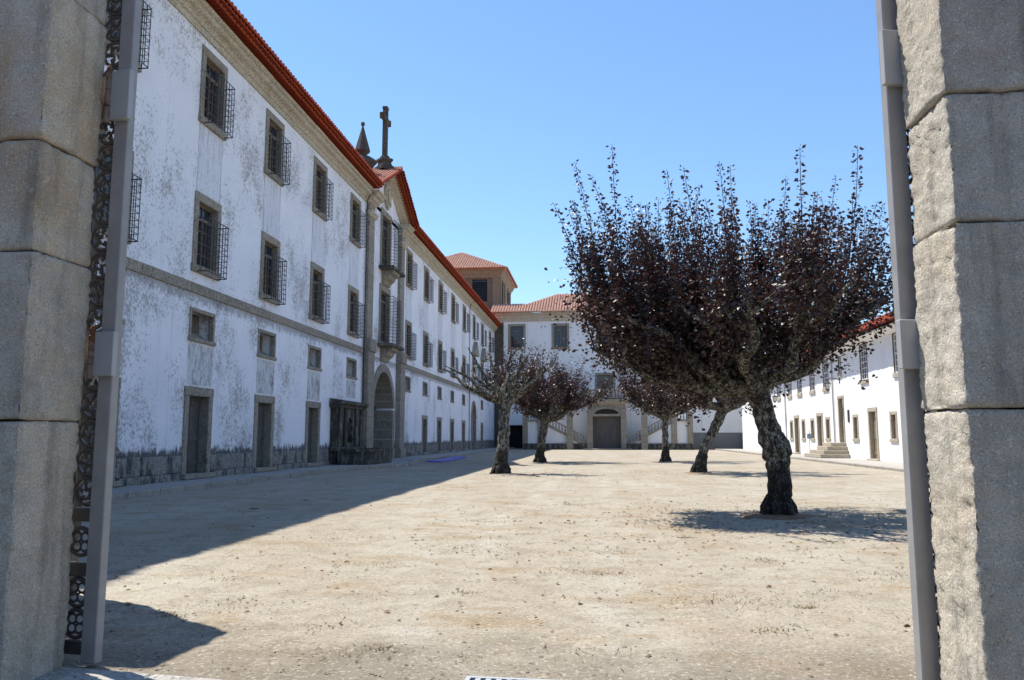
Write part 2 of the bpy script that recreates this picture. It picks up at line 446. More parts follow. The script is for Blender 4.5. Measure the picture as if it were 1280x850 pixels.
# ------------------------------------------------------------------ mesh helpers
class MB:
    def __init__(self):
        self.v = []
        self.f = []

    def add(self, vs, fs):
        o = len(self.v)
        self.v.extend([tuple(p) for p in vs])
        self.f.extend([tuple(i + o for i in f) for f in fs])
        return self

    def box(self, x0, x1, y0, y1, z0, z1):
        vs = [(x, y, z) for z in (z0, z1) for y in (y0, y1) for x in (x0, x1)]
        return self.add(vs, [(0, 2, 3, 1), (4, 5, 7, 6), (0, 1, 5, 4), (2, 6, 7, 3), (0, 4, 6, 2), (1, 3, 7, 5)])

    def cbox(self, x0, x1, y0, y1, z0, z1, c=0.015):
        """box with chamfered edges"""
        c = min(c, (x1 - x0) * 0.3, (y1 - y0) * 0.3, (z1 - z0) * 0.3)
        X, Y, Z = (x0, x1), (y0, y1), (z0, z1)
        vs, idx = [], {}
        for i in (0, 1):
            for j in (0, 1):
                for k in (0, 1):
                    sx, sy, sz = (c, -c)[i], (c, -c)[j], (c, -c)[k]
                    for a, p in (('x', (X[i], Y[j] + sy, Z[k] + sz)), ('y', (X[i] + sx, Y[j], Z[k] + sz)), ('z', (X[i] + sx, Y[j] + sy, Z[k]))):
                        idx[(i, j, k, a)] = len(vs)
                        vs.append(p)
        g = lambda i, j, k, a: idx[(i, j, k, a)]
        fs = []
        q = ((0, 0), (1, 0), (1, 1), (0, 1))
        for s in (0, 1):
            fs.append(tuple(g(s, a, b, 'x') for a, b in q))
            fs.append(tuple(g(a, s, b, 'y') for a, b in q))
            fs.append(tuple(g(a, b, s, 'z') for a, b in q))
        for a in (0, 1):
            for b in (0, 1):
                fs.append((g(0, a, b, 'y'), g(1, a, b, 'y'), g(1, a, b, 'z'), g(0, a, b, 'z')))
                fs.append((g(a, 0, b, 'x'), g(a, 1, b, 'x'), g(a, 1, b, 'z'), g(a, 0, b, 'z')))
                fs.append((g(a, b, 0, 'x'), g(a, b, 1, 'x'), g(a, b, 1, 'y'), g(a, b, 0, 'y')))
        for i in (0, 1):
            for j in (0, 1):
                for k in (0, 1):
                    fs.append((g(i, j, k, 'x'), g(i, j, k, 'y'), g(i, j, k, 'z')))
        return self.add(vs, fs)

    def prism_x(self, prof, x0, x1):
        """profile of (y, z) points swept along x"""
        n = len(prof)
        vs = [(x0, y, z) for y, z in prof] + [(x1, y, z) for y, z in prof]
        fs = [(i, (i + 1) % n, n + (i + 1) % n, n + i) for i in range(n)]
        fs += [tuple(range(n))[::-1], tuple(range(n, 2 * n))]
        return self.add(vs, fs)

    def prism_y(self, prof, y0, y1):
        """profile of (x, z) points swept along y"""
        n = len(prof)
        vs = [(x, y0, z) for x, z in prof] + [(x, y1, z) for x, z in prof]
        fs = [(i, (i + 1) % n, n + (i + 1) % n, n + i) for i in range(n)]
        fs += [tuple(range(n)), tuple(range(n, 2 * n))[::-1]]
        return self.add(vs, fs)

    def prism_z(self, prof, z0, z1):
        n = len(prof)
        vs = [(x, y, z0) for x, y in prof] + [(x, y, z1) for x, y in prof]
        fs = [(i, (i + 1) % n, n + (i + 1) % n, n + i) for i in range(n)]
        fs += [tuple(range(n))[::-1], tuple(range(n, 2 * n))]
        return self.add(vs, fs)

    def sweep(self, prof, path, closed=False):
        """profile of (out, up) points carried along a path of (point, out vector, up vector)"""
        n = len(prof)
        o = len(self.v)
        for p, a, b in path:
            p, a, b = Vector(p), Vector(a), Vector(b)
            for u, v_ in prof:
                self.v.append(tuple(p + a * u + b * v_))
        m = len(path)
        for k in range(m - 1 + (1 if closed else 0)):
            k2 = (k + 1) % m
            for i in range(n):
                j = (i + 1) % n
                self.f.append((o + k * n + i, o + k * n + j, o + k2 * n + j, o + k2 * n + i))
        if not closed:
            self.f.append(tuple(o + i for i in range(n)))
            self.f.append(tuple(o + (m - 1) * n + i for i in range(n))[::-1])
        return self

    def tube(self, pts, rad, n=8, rough=0.0, seed=0.0, cap=True):
        pts = [Vector(p) for p in pts]
        if not hasattr(rad, '__len__'):
            rad = [rad] * len(pts)
        o = len(self.v)
        t0 = (pts[1] - pts[0]).normalized()
        ref = Vector((1, 0, 0)) if abs(t0.x) < 0.9 else Vector((0, 1, 0))
        a = (ref - t0 * ref.dot(t0)).normalized()
        for k, p in enumerate(pts):
            t = (pts[min(k + 1, len(pts) - 1)] - pts[max(k - 1, 0)]).normalized()
            a = (a - t * a.dot(t)).normalized()
            b = t.cross(a)
            for i in range(n):
                an = 2 * math.pi * i / n
                d = a * math.cos(an) + b * math.sin(an)
                r = rad[k]
                if rough:
                    q = (p + d * r)
                    r *= 1 + rough * (noise.noise(q * (0.55 / max(rad[k], 0.04)) + Vector((seed, seed, 0))) + 0.5 * noise.noise(q * (1.6 / max(rad[k], 0.04))))
                self.v.append(tuple(p + d * r))
        for k in range(len(pts) - 1):
            for i in range(n):
                j = (i + 1) % n
                self.f.append((o + k * n + i, o + k * n + j, o + (k + 1) * n + j, o + (k + 1) * n + i))
        if cap:
            self.f.append(tuple(o + i for i in range(n))[::-1])
            self.f.append(tuple(o + (len(pts) - 1) * n + i for i in range(n)))
        return self

    def lathe(self, prof, n=16, c=(0, 0)):
        """profile of (radius, z)"""
        o = len(self.v)
        for r, z in prof:
            for i in range(n):
                an = 2 * math.pi * i / n
                self.v.append((c[0] + r * math.cos(an), c[1] + r * math.sin(an), z))
        for k in range(len(prof) - 1):
            for i in range(n):
                j = (i + 1) % n
                self.f.append((o + k * n + i, o + k * n + j, o + (k + 1) * n + j, o + (k + 1) * n + i))
        self.f.append(tuple(o + i for i in range(n))[::-1])
        self.f.append(tuple(o + (len(prof) - 1) * n + i for i in range(n)))
        return self

    def ring(self, c, r, tr, normal='y', n=18, m=5, a0=0.0, a1=2 * math.pi, flat=1.0):
        """torus (or arc of one) facing along y"""
        cx, cy, cz = c
        pts = []
        k = n if abs(a1 - a0 - 2 * math.pi) < 1e-6 else n + 1
        o = len(self.v)
        for i in range(k):
            an = a0 + (a1 - a0) * i / n
            for j in range(m):
                b = 2 * math.pi * j / m
                rr = r + tr * math.cos(b)
                self.v.append((cx + rr * math.cos(an), cy + tr * flat * math.sin(b), cz + rr * math.sin(an)))
        for i in range(n):
            i2 = (i + 1) % k
            for j in range(m):
                j2 = (j + 1) % m
                self.f.append((o + i * m + j, o + i2 * m + j, o + i2 * m + j2, o + i * m + j2))
        return self

    def mesh(self, name, mat, smooth=False, recalc=True):
        me = bpy.data.meshes.new(name)
        me.from_pydata(self.v, [], self.f)
        if recalc:
            bm = bmesh.new()
            bm.from_mesh(me)
            bmesh.ops.recalc_face_normals(bm, faces=bm.faces)
            bm.to_mesh(me)
            bm.free()
        if smooth:
            me.polygons.foreach_set('use_smooth', [True] * len(me.polygons))
        if mat is not None:
            me.materials.append(M[mat] if isinstance(mat, str) else mat)
        me.update()
        return me

    def build(self, name, mat, parent=None, smooth=False, loc=None, recalc=True):
        return link(name, self.mesh(name, mat, smooth, recalc), parent, loc)


def link(name, me, parent=None, loc=None, rz=0.0):
    o = bpy.data.objects.new(name, me)
    COL.objects.link(o)
    if parent is not None:
        o.parent = parent
    if loc is not None:
        o.location = loc
    if rz:
        o.rotation_euler = (0, 0, rz)
    return o


def thing(name, label, cat, loc=(0, 0, 0), rz=0.0, group=None):
    o = link(name, None, None, loc, rz)
    o.empty_display_size = 0.3
    return tag(o, label, cat, group)


def tag(o, label, cat, group=None):
    o['label'] = label
    o['category'] = cat
    if group:
        o['group'] = group
    return o


def struct(o):
    o['kind'] = 'structure'
    return o


def stuff(o):
    o['kind'] = 'stuff'
    return o


def place(proto, parent, loc, rz=0.0):
    """proto: (name, mesh, [(child name, mesh, offset), ...]) -> a part with its sub-parts"""
    name, me, kids = proto
    o = link(name, me, parent, loc, rz)
    for k in kids:
        link(k[0], k[1], o, k[2] if len(k) > 2 else None)
    return o


def wall_mesh(mb, u0, u1, v0, v1, holes, top=None):
    """wall in the plane y=0 (outside is -y) with openings (a, b, c, d, depth, arched)"""
    us = sorted({u0, u1, *[h[0] for h in holes], *[h[1] for h in holes]})
    vs = sorted({v0, v1, *[h[2] for h in holes], *[h[3] for h in holes]})
    for i in range(len(us) - 1):
        for j in range(len(vs) - 1):
            cu, cv = (us[i] + us[i + 1]) / 2, (vs[j] + vs[j + 1]) / 2
            if any(h[0] < cu < h[1] and h[2] < cv < h[3] for h in holes):
                continue
            mb.add([(us[i], 0, vs[j]), (us[i + 1], 0, vs[j]), (us[i + 1], 0, vs[j + 1]), (us[i], 0, vs[j + 1])], [(0, 1, 2, 3)])
    for h in holes:
        a, b, c, d, dep = h[:5]
        if len(h) > 5 and h[5]:
            r = (b - a) / 2
            m = (a + b) / 2
            arc = [(m - r * math.cos(math.pi * k / 20), d - r + r * math.sin(math.pi * k / 20)) for k in range(21)]
            for k in range(20):
                (p0, q0), (p1, q1) = arc[k], arc[k + 1]
                mb.add([(p0, 0, q0), (p1, 0, q1), (p1, 0, d), (p0, 0, d)], [(0, 1, 2, 3)])
                mb.add([(p0, 0, q0), (p1, 0, q1), (p1, dep, q1), (p0, dep, q0)], [(0, 1, 2, 3)])
            d2 = d - r
            mb.add([(a, 0, c), (a, dep, c), (a, dep, d2), (a, 0, d2)], [(0, 1, 2, 3)])
            mb.add([(b, 0, c), (b, dep, c), (b, dep, d2), (b, 0, d2)], [(0, 1, 2, 3)])
        else:
            mb.add([(a, 0, c), (b, 0, c), (b, 0, d), (a, 0, d), (a, dep, c), (b, dep, c), (b, dep, d), (a, dep, d)],
                   [(0, 1, 5, 4), (1, 2, 6, 5), (2, 3, 7, 6), (3, 0, 4, 7)])
    return mb


def tile_slope(mb, p0, along, up, n, length, pitch=0.22, course=0.42, r=0.5, fold=5, clip=None, jit=0.012):
    """rows of half-round tiles: n columns from p0 along `along`, each running `length` up `up`"""
    p0, along, up = Vector(p0), Vector(along).normalized(), Vector(up).normalized()
    nor = along.cross(up).normalized()
    if nor.z < 0:
        nor = -nor
    for i in range(n):
        c = p0 + along * (pitch * (i + 0.5))
        t0, t1 = (0.0, length) if clip is None else clip(pitch * (i + 0.5))
        if t1 - t0 < 0.05:
            continue
        k = max(1, int(round((t1 - t0) / course)))
        st = (t1 - t0) / k
        for j in range(k):
            a, b = t0 + st * j - 0.05 + random.uniform(-jit, jit), t0 + st * (j + 1)
            o = len(mb.v)
            for tt, lift, rr in ((a, 0.035, 1.0), (b, 0.0, 0.86)):
                for q in range(fold):
                    an = math.pi * q / (fold - 1)
                    mb.v.append(tuple(c + up * tt + along * (-math.cos(an) * pitch * r * rr) + nor * (math.sin(an) * pitch * 0.5 * rr + lift)))
            for q in range(fold - 1):
                mb.f.append((o + q, o + q + 1, o + fold + q + 1, o + fold + q))
            mb.f.append(tuple(o + q for q in range(fold)))
    return mb


# ------------------------------------------------------------------ ground
def build_ground():
    def axis(lo, hi, dlo, dhi, fine, coarse):
        a = [dlo]
        while a[-1] < dhi:
            a.append(a[-1] + fine)
        s = fine
        while a[-1] < hi:
            s *= coarse
            a.append(a[-1] + s)
        s = fine
        b = [dlo]
        while b[-1] > lo:
            s *= coarse
            b.append(b[-1] - s)
        return b[:0:-1] + a
    xs = axis(-400, 400, -4.5, 7.5, 0.07, 1.25)
    ys = axis(-60, 600, 4.2, 16, 0.08, 1.2)
    mb = MB()
    for y in ys:
        for x in xs:
            a = 0.030 * (noise.noise((x * 0.9, y * 0.9, 0)) + 0.6 * noise.noise((x * 2.7, y * 2.7, 3)) + 0.5 * noise.noise((x * 7, y * 7, 5)))
            fade = min(1, max(0.0, (9.5 - abs(x)) / 2)) * min(1, max(0, (60 - y) / 20)) * min(1, max(0, (y - 4.4) / 0.6))
            mb.v.append((x, y, a * fade))
    n = len(xs)
    for j in range(len(ys) - 1):
        for i in range(n - 1):
            mb.f.append((j * n + i, j * n + i + 1, (j + 1) * n + i + 1, (j + 1) * n + i))
    struct(mb.build('ground', 'ground', smooth=True, recalc=False))


build_ground()


# ------------------------------------------------------------------ pavements
def pavement(name, line, back, z, label_side, stone_len, kerb_w=0.28, kmat='kerb'):
    """line: kerb line in plan; back: x of the wall behind it; kerb stones are pieces of their own"""
    mb = MB()
    n = len(line)
    vs = [(x, y, z - 0.012) for x, y in line] + [(back, y, z - 0.012) for x, y in line]
    mb.add(vs, [(i, i + 1, n + i + 1, n + i) for i in range(n - 1)])
    vs = [(x, y, z - 0.012) for x, y in line] + [(x, y, -0.05) for x, y in line]
    mb.add(vs, [(i, i + 1, n + i + 1, n + i) for i in range(n - 1)])
    o = struct(mb.build(name, 'slab'))
    # kerb stones
    L = [0]
    for k in range(n - 1):
        L.append(L[-1] + math.dist(line[k], line[k + 1]))

    def at(s):
        for k in range(n - 1):
            if s <= L[k + 1]:
                f = (s - L[k]) / (L[k + 1] - L[k])
                return Vector((line[k][0] + f * (line[k + 1][0] - line[k][0]), line[k][1] + f * (line[k + 1][1] - line[k][1]), 0))
        return Vector((*line[-1], 0))
    s = 0.0
    protos = []
    for ln in (stone_len * 0.85, stone_len, stone_len * 1.2):
        protos.append((ln, MB().cbox(-kerb_w / 2, kerb_w / 2, 0.006, ln - 0.006, -0.08, z + 0.006, 0.02).mesh('kerb_stone', kmat)))
    sgn = 1 if back > line[0][0] else -1
    while s < L[-1] - stone_len * 0.5:
        ln, me = random.choice(protos)
        a, b = at(s), at(min(L[-1], s + ln))
        d = b - a
        ob = link('kerb_stone', me, o, (a.x + sgn * (kerb_w / 2 - 0.03), a.y, random.uniform(-0.008, 0.004)))
        ob.rotation_euler = (0, 0, math.atan2(-d.x, d.y))
        s += ln
    return o


pl = pavement('pavement_fountain', [(-11.35, 6), (-11.35, 33.0), (-11.0, 35), (-10.3, 36.8), (-9.75, 38.4), (-9.6, 40), (-9.65, 42.0), (-10.1, 43.6), (-10.75, 45.2)], -13.3, 0.15, '', 1.2)
p2 = pavement('pavement_wing', [(-10.62, 45.35), (-10.5, 70), (-10.4, 101)], -13.3, 0.15, '', 1.5)
p3 = pavement('pavement_right', [(13.0, 24), (13.25, 45), (13.5, 60), (13.8, 96)], 16.7, 0.12, '', 1.4)

# threshold of the gate
mb = MB()
mb.box(-3.4, 1.95, 4.42, 4.6, -0.2, -0.02)
th = struct(mb.build('threshold', 'mossy'))
for (a, b) in ((-3.44, -2.78), (-2.765, -1.7), (-1.685, -0.82)):
    MB().cbox(a + 3.44, b + 3.44, -0.52, 0.0, -0.12, 0.028, 0.012).build('slab', 'slab', th, loc=(-3.44, 4.98, 0)).rotation_euler = (0, 0, math.radians(-7.4))
for (a, b) in ((-0.1, 0.9), (0.915, 1.95)):
    MB().cbox(a, b, 4.3, 4.72, -0.12, 0.02, 0.012).build('slab', 'slab', th)

struct(MB().box(-60, 60, -50, 4.28, -0.3, 0.012).build('added_street', 'cobble'))  # unseen dark paving added to cut bounce light on the pier fronts

# slotted drain beside the threshold
dg = thing('drain_grate', 'narrow slotted pale drain grate set in gravel inside the gate', 'drain grate', (-0.82, 4.805, 0.0), math.radians(-2.4))
fr = MB()
fr.box(0, 2.6, 0, 0.03, 0.0, 0.036).box(0, 2.6, 0.19, 0.22, 0.0, 0.036).box(0, 0.03, 0.03, 0.19, 0.0, 0.036)
fr.build('frame', 'cabinet', dg)
MB().box(0.0, 2.6, 0.0, 0.22, -0.06, 0.005).build('channel', 'dark', dg)
bar = MB().box(0, 0.032, 0.03, 0.19, 0.004, 0.034).mesh('bar', 'cabinet')
for k in range(39):
    link('bar', bar, dg, (0.062 + k * 0.064, 0, 0))


# ------------------------------------------------------------------ gate piers
def pier_block(x0, x1, y0, y1, z0, z1, side, seed, mat='pier'):
    """one course of the pier; side=+1: reveal on the low-x face (right pier)"""
    nx, ny, nz = 30, 16, max(10, int((z1 - z0) / 0.026))
    bm = bmesh.new()
    grid = {}

    def P(i, j, k):
        if (i, j, k) in grid:
            return grid[(i, j, k)]
        fx, fy, fz = i / nx, j / ny, k / nz
        # columns closer together near the reveal
        gx = fx ** 1.8 if side > 0 else 1 - (1 - fx) ** 1.8
        p = Vector((x0 + gx * (x1 - x0), y0 + fy * (y1 - y0), z0 + fz * (z1 - z0)))
        dist_rev = (p.x - x0) if side > 0 else (x1 - p.x)
        if j < ny * 0.5:      # moulded front: flat band, groove, roll
            u = dist_rev
            prof = 0.0
            if u > 0.23:
                prof += 0.035 * math.exp(-((u - 0.30) / 0.045) ** 2)
                prof -= 0.03 * math.exp(-((u - 0.46) / 0.07) ** 2)
                prof += 0.02 * math.exp(-((u - 0.62) / 0.05) ** 2)
            p.y += prof * (1 - 2 * fy)
        # rounded arrises
        c = Vector(((x0 + x1) / 2, (y0 + y1) / 2, (z0 + z1) / 2))
        h = Vector(((x1 - x0) / 2, (y1 - y0) / 2, (z1 - z0) / 2))
        r = 0.02
        q = p - c
        inner = Vector((max(-h.x + r, min(h.x - r, q.x)), max(-h.y + r, min(h.y - r, q.y)), max(-h.z + r, min(h.z - r, q.z))))
        d = q - inner
        if d.length > 1e-6 and d.length > r:
            q = inner + d.normalized() * r
        p = c + q
        s = Vector((seed * 7.3, seed * 3.1, seed))
        nn = noise.noise(p * 5 + s) * 0.012 + noise.noise(p * 14 + s) * 0.008 + noise.noise(p * 38 + s) * 0.006 * (1 + 1.5 * (1 - min(1, dist_rev / 0.1))) - 0.03 * max(0.0, noise.noise(p * 9 + s * 2) - 0.42)
        out_d = Vector((q.x / h.x, q.y / h.y, q.z / h.z))
        m = max(range(3), key=lambda a: abs(out_d[a]))
        p[m] += nn * (1 if out_d[m] > 0 else -1) * (0.5 if m == 2 else 1)
        grid[(i, j, k)] = bm.verts.new(p)
        return grid[(i, j, k)]
    for a in range(nx):
        for b in range(ny):
            for k in (0, nz):
                bm.faces.new((P(a, b, k), P(a + 1, b, k), P(a + 1, b + 1, k), P(a, b + 1, k)))
    for a in range(nx):
        for b in range(nz):
            for j in (0, ny):
                bm.faces.new((P(a, j, b), P(a + 1, j, b), P(a + 1, j, b + 1), P(a, j, b + 1)))
    for a in range(ny):
        for b in range(nz):
            for i in (0, nx):
                bm.faces.new((P(i, a, b), P(i, a + 1, b), P(i, a + 1, b + 1), P(i, a, b + 1)))
    bmesh.ops.recalc_face_normals(bm, faces=bm.faces)
    me = bpy.data.meshes.new('stone_block')
    bm.to_mesh(me)
    bm.free()
    me.polygons.foreach_set('use_smooth', [True] * len(me.polygons))
    me.materials.append(M[mat])
    return me


PL, PR = -3.45, 1.96
lp = thing('gate_pier', 'weathered granite gate pier with orange stains, wholly in shade', 'gate pier', (PL - 0.7, 4.72, 0), 0, 'granite piers of the gateway')
rp = thing('gate_pier', 'granite gate pier with its rough inner face lit by the sun', 'gate pier', (PR + 0.7, 4.72, 0), 0, 'granite piers of the gateway')
for k, (z0, z1) in enumerate(((-0.05, 1.6), (1.6, 2.65), (2.65, 3.37), (3.37, 4.42), (4.42, 5.5))):
    j = (0.0, 0.008, -0.006, 0.012, -0.004)[k]
    ob = link('stone_block', pier_block(PL - 1.4, PL + j, 4.43 - j, 5.0, z0 + 0.004, z1 - 0.004, -1, 3 + k, 'pierochre' if k in (2, 3) else 'pier'), lp)
    ob.location = (-(PL - 0.7), -4.72, 0)
for k, (z0, z1) in enumerate(((-0.05, 1.65), (1.65, 2.67), (2.67, 3.41), (3.41, 4.55), (4.55, 5.5))):
    j = (0.0, 0.01, -0.008, 0.008, -0.004)[k]
    ob = link('stone_block', pier_block(PR - j, PR + 1.4, 4.43 - j, 5.0, z0 + 0.004, z1 - 0.004, 1, 13 + k), rp)
    ob.location = (-(PR + 0.7), -4.72, 0)

# unseen walls: one end added for its shadow, two to darken the pier fronts
bw = MB()
bw.cbox(-9.5, -5.02, 6.32, 7.42, -0.1, 5.0, 0.04)
tag(bw.build('shadow_wall', 'mossy'), 'unseen stone wall end added to cast a shadow beside the stained gate pier', 'wall')
for xa, xb, lb in ((-16.0, PL - 1.41, 'unseen high stone wall added beside the stained pier to darken its front'), (PR + 1.41, 16.0, 'unseen high stone wall added beside the sunlit pier to darken its front')):
    g = thing('added_yard_wall', lb, 'wall', ((xa + xb) / 2, 4.75, 0))
    L_ = xb - xa
    MB().cbox(-L_ / 2, L_ / 2, -0.3, 0.25, -0.1, 5.2, 0.04).build('masonry', 'mossy', g)
    MB().cbox(-L_ / 2, L_ / 2, -0.4, 0.35, 5.2, 5.38, 0.03).build('coping', 'trim', g)


hs = thing('added_house', 'unseen dark granite house added opposite the gateway to darken the pier fronts', 'building', (0, -9, 0), math.pi)  # added out of view to block sky light on the pier fronts
hh = [(x - 0.6, x + 0.6, z, z + 1.8, 0.3) for x in (-15, -10, -5, 0, 5, 10, 15) for z in (1.2, 4.6)]
q = wall_mesh(MB(), -22, 22, 0, 7.0, hh)
q.box(-22, 22, 1.0, 9.0, 0, 7.0)
q.build('wall', 'cobble', hs)
for h_ in hh:
    MB().box(h_[0], h_[1], 0.22, 0.28, h_[2], h_[3]).build('window', 'glass', hs)
MB().prism_x([(-0.6, 6.9), (-0.6, 7.1), (5, 9.7), (9.6, 7.1), (9.6, 6.9)], -22.5, 22.5).build('roof', 'tile', hs)

# ------------------------------------------------------------------ gate leaves
def gate_leaf(label, hinge, ang, flip):
    """local x runs from the hinge stile to the free stile"""
    g = thing('gate_leaf', label, 'gate', (hinge[0], hinge[1], 0.0), ang, 'iron leaves of the gateway')
    W, H = 2.55, 5.3
    MB().cbox(-0.058, 0.058, -0.035, 0.035, 0.03, H, 0.006).build('hinge_stile', 'gate', g)
    MB().cbox(W - 0.05, W + 0.05, -0.035, 0.035, 0.03, H, 0.006).build('closing_stile', 'gate', g)
    for z in (0.12, 0.62, 0.98, H - 0.1):
        MB().cbox(0.052, W - 0.052, -0.02, 0.02, z - 0.045, z + 0.045, 0.006).build('rail', 'gatedark', g)
    mbk = MB()
    for k in range(9):
        x = 0.45 + k * (W - 0.9) / 8
        mbk.box(x - 0.012, x + 0.012, -0.012, 0.012, 1.026, H - 0.146)
    mbk.build('upright_bars', 'gatedark', g)
    # border of scrolled foliage next to each stile
    def scroll(parent_x, z0, z1, flipx):
        mb = MB()
        z = z0
        k = 0
        while z + 0.2 < z1:
            r = 0.088
            cx = parent_x + flipx * 0.125
            cz = z + 0.095
            mb.ring((cx, 0, cz), r, 0.014, n=16, m=5)
            # curled leaf inside: a spiral and four lobes
            s = 1 if k % 2 else -1
            pts = [(cx + (0.075 - 0.011 * q) * math.cos(q * 0.8 * s + k), 0, cz + (0.075 - 0.011 * q) * math.sin(q * 0.8 * s + k)) for q in range(7)]
            mb.tube(pts, [0.011] * 6 + [0.02], 5)
            for q in range(5):
                an = q * 1.257 + k
                mb.tube([(cx + 0.028 * math.cos(an), -0.006, cz + 0.028 * math.sin(an)), (cx + 0.055 * math.cos(an + 0.3), 0, cz + 0.055 * math.sin(an + 0.3)),
                         (cx + 0.08 * math.cos(an + 0.15), 0.004, cz + 0.08 * math.sin(an + 0.15))], [0.008, 0.019, 0.006], 5)
            # knot and leaf on the stile side
            mb.tube([(parent_x + flipx * 0.04, 0, z), (parent_x + flipx * 0.075, 0, z + 0.012), (cx, 0, z + 0.0)], [0.015, 0.02, 0.009], 5)
            z += 0.195
            k += 1
        mb.box(parent_x + flipx * 0.22, parent_x + flipx * 0.24, -0.012, 0.012, z0, z1)
        return mb
    scroll(0.0, 1.04, H - 0.16, 1).build('scroll_border', 'gatedark', g, smooth=True)
    scroll(W, 1.04, H - 0.16, -1).build('scroll_border', 'gatedark', g, smooth=True)
    for zc in (0.80, 0.47, 0.27):
        low = MB()
        for k in range(12):
            low.ring((0.14 + k * 0.205, 0, zc), 0.09, 0.015, n=16, m=5)
            for q in range(4):
                an = q * math.pi / 2 + 0.785
                low.ring((0.14 + k * 0.205 + 0.043 * math.cos(an), 0, zc + 0.043 * math.sin(an)), 0.032, 0.009, n=10, m=4)
        low.build('ring_panel', 'gatedark', g, smooth=True)
    for z0, z1 in ((1.91, 2.21), (3.72, 4.08)):
        pl_ = MB()
        ya, yb = sorted((flip * 0.037, flip * 0.085))
        pl_.cbox(-0.095, 0.06, ya, yb, z0, z1, 0.004)
        p = pl_.build('hinge_plate', 'cabinet', g)
        b = MB()
        h = (z1 - z0) / 3
        for q in range(3):
            b.lathe([(0.018, z0 - 0.02 + q * h), (0.024, z0 - 0.016 + q * h), (0.024, z0 + (q + 1) * h - 0.028), (0.018, z0 + (q + 1) * h - 0.022)], 10, (0.078, flip * 0.085))
        b.lathe([(0.016, z1 - 0.02), (0.02, z1 + 0.02), (0.012, z1 + 0.04), (0.002, z1 + 0.046)], 10, (0.078, flip * 0.085))
        MB().box(0.09, 0.24, flip * 0.05 - 0.006, flip * 0.05 + 0.006, z0 + 0.02, z1 - 0.02).build('pier_strap', 'pier', p)
        b.build('hinge_barrel', 'rust', p)
    return g


gate_leaf('open grey iron gate leaf with scrolled border, folded behind the stained pier', (-3.315, 5.07), math.pi - math.radians(9), 1)
gate_leaf('open grey iron gate leaf on the hinges of the sunlit pier', (1.925, 5.07), math.radians(12), -1)


# ------------------------------------------------------------------ window and door kits (outside is -y, origin: bottom middle of the surround)
def surround(W, H, j, sill, lin, proud=0.06, back=0.3, mat='trim', step=False):
    a = MB().cbox(-W / 2 - 0.04, W / 2 + 0.04, -proud - 0.05, back, 0, sill, 0.018).mesh('sill', mat)
    b = MB().cbox(-W / 2, -W / 2 + j, -proud, back, sill + 0.003, H - lin - 0.003, 0.015).mesh('jamb', mat)
    c = MB().cbox(W / 2 - j, W / 2, -proud, back, sill + 0.003, H - lin - 0.003, 0.015).mesh('jamb', mat)
    d = MB().cbox(-W / 2, W / 2, -proud, back, H - lin, H, 0.018).mesh('lintel', mat)
    return [('sill', a), ('jamb', b), ('jamb', c), ('lintel', d)]


def casement_window(W, H, j, sill, lin, cage_h, cage_d, mat='trim', dense=0.2, transom=0.77):
    """two-leaf window with a fanlight and a projecting iron cage"""
    x0, x1, z0, z1 = -W / 2 + j, W / 2 - j, sill, H - lin
    fr = MB()
    y0, y1 = 0.15, 0.23
    t = 0.07
    zt = z0 + (z1 - z0) * transom
    fr.box(x0, x0 + t, y0, y1, z0, z1).box(x1 - t, x1, y0, y1, z0, z1)
    fr.box(x0 + t, x1 - t, y0, y1, z1 - t, z1).box(x0 + t, x1 - t, y0, y1, z0, z0 + t + 0.03)
    fr.box(x0 + t, x1 - t, y0 - 0.02, y1, zt - 0.06, zt + 0.06)
    fr.box(-0.055, 0.055, y0 - 0.01, y1, z0 + t + 0.03, zt - 0.06)
    for k in (1, 2, 3):
        z = z0 + t + (zt - z0 - t) * k / 4
        fr.box(x0 + t, -0.055, y0 + 0.02, y1, z - 0.018, z + 0.018).box(0.055, x1 - t, y0 + 0.02, y1, z - 0.018, z + 0.018)
    for x in (-0.5, 0.5):
        xm = x * (x1 - t)
        fr.box(xm - 0.018, xm + 0.018, y0 + 0.02, y1, z0 + t, zt - 0.06)
    fr.box(-0.02, 0.02, y0 + 0.02, y1, zt + 0.06, z1 - t)
    me = fr.mesh('window', 'brown')
    kids = surround(W, H, j, sill, lin, mat=mat)
    yp = 0.205
    for a, b, c, d in ((x0 + t, -0.055, z0 + t, zt - 0.06), (0.055, x1 - t, z0 + t, zt - 0.06), (x0 + t, x1 - t, zt + 0.06, z1 - t)):
        kids.append(('pane', MB().box(a, b, yp, yp + 0.012, c, d).mesh('pane', 'glass')))
    # back board closes the opening
    kids.append(('shutter', MB().box(x0, x1, 0.26, 0.30, z0, z1).mesh('shutter', 'brown')))
    if cage_h:
        kids.append(('grille', cage(x1 - x0 + 0.1, cage_h, cage_d, dense)))
    return ('window', me, kids)


def cage(w, h, d, dense=0.2, z0=0.02, b=0.009):
    g = MB()
    yf, yb = -0.07 - d, -0.05
    n = max(3, int(round(w / dense)))
    for k in range(n + 1):
        x = -w / 2 + w * k / n
        g.box(x - b, x + b, yf - b, yf + b, z0, z0 + h)
    ns = max(2, int(round(d / dense)))
    for s in (-1, 1):
        for k in range(1, ns + 1):
            y = yf + (yb - yf) * k / ns
            g.box(s * w / 2 - b, s * w / 2 + b, y - b, y + b, z0, z0 + h)
    nh = max(4, int(round(h / 0.2)))
    for k in range(nh + 1):
        z = z0 + h * k / nh
        e = 0.018 if k in (0, nh) else 0.009
        g.box(-w / 2 - b, w / 2 + b, yf - 0.016, yf - b, z - e, z + e)
        for s in (-1, 1):
            g.box(s * (w / 2 + b) - 0.004, s * (w / 2 + b) + 0.004, yf, yb, z - e, z + e)
    return g.mesh('grille', 'iron')


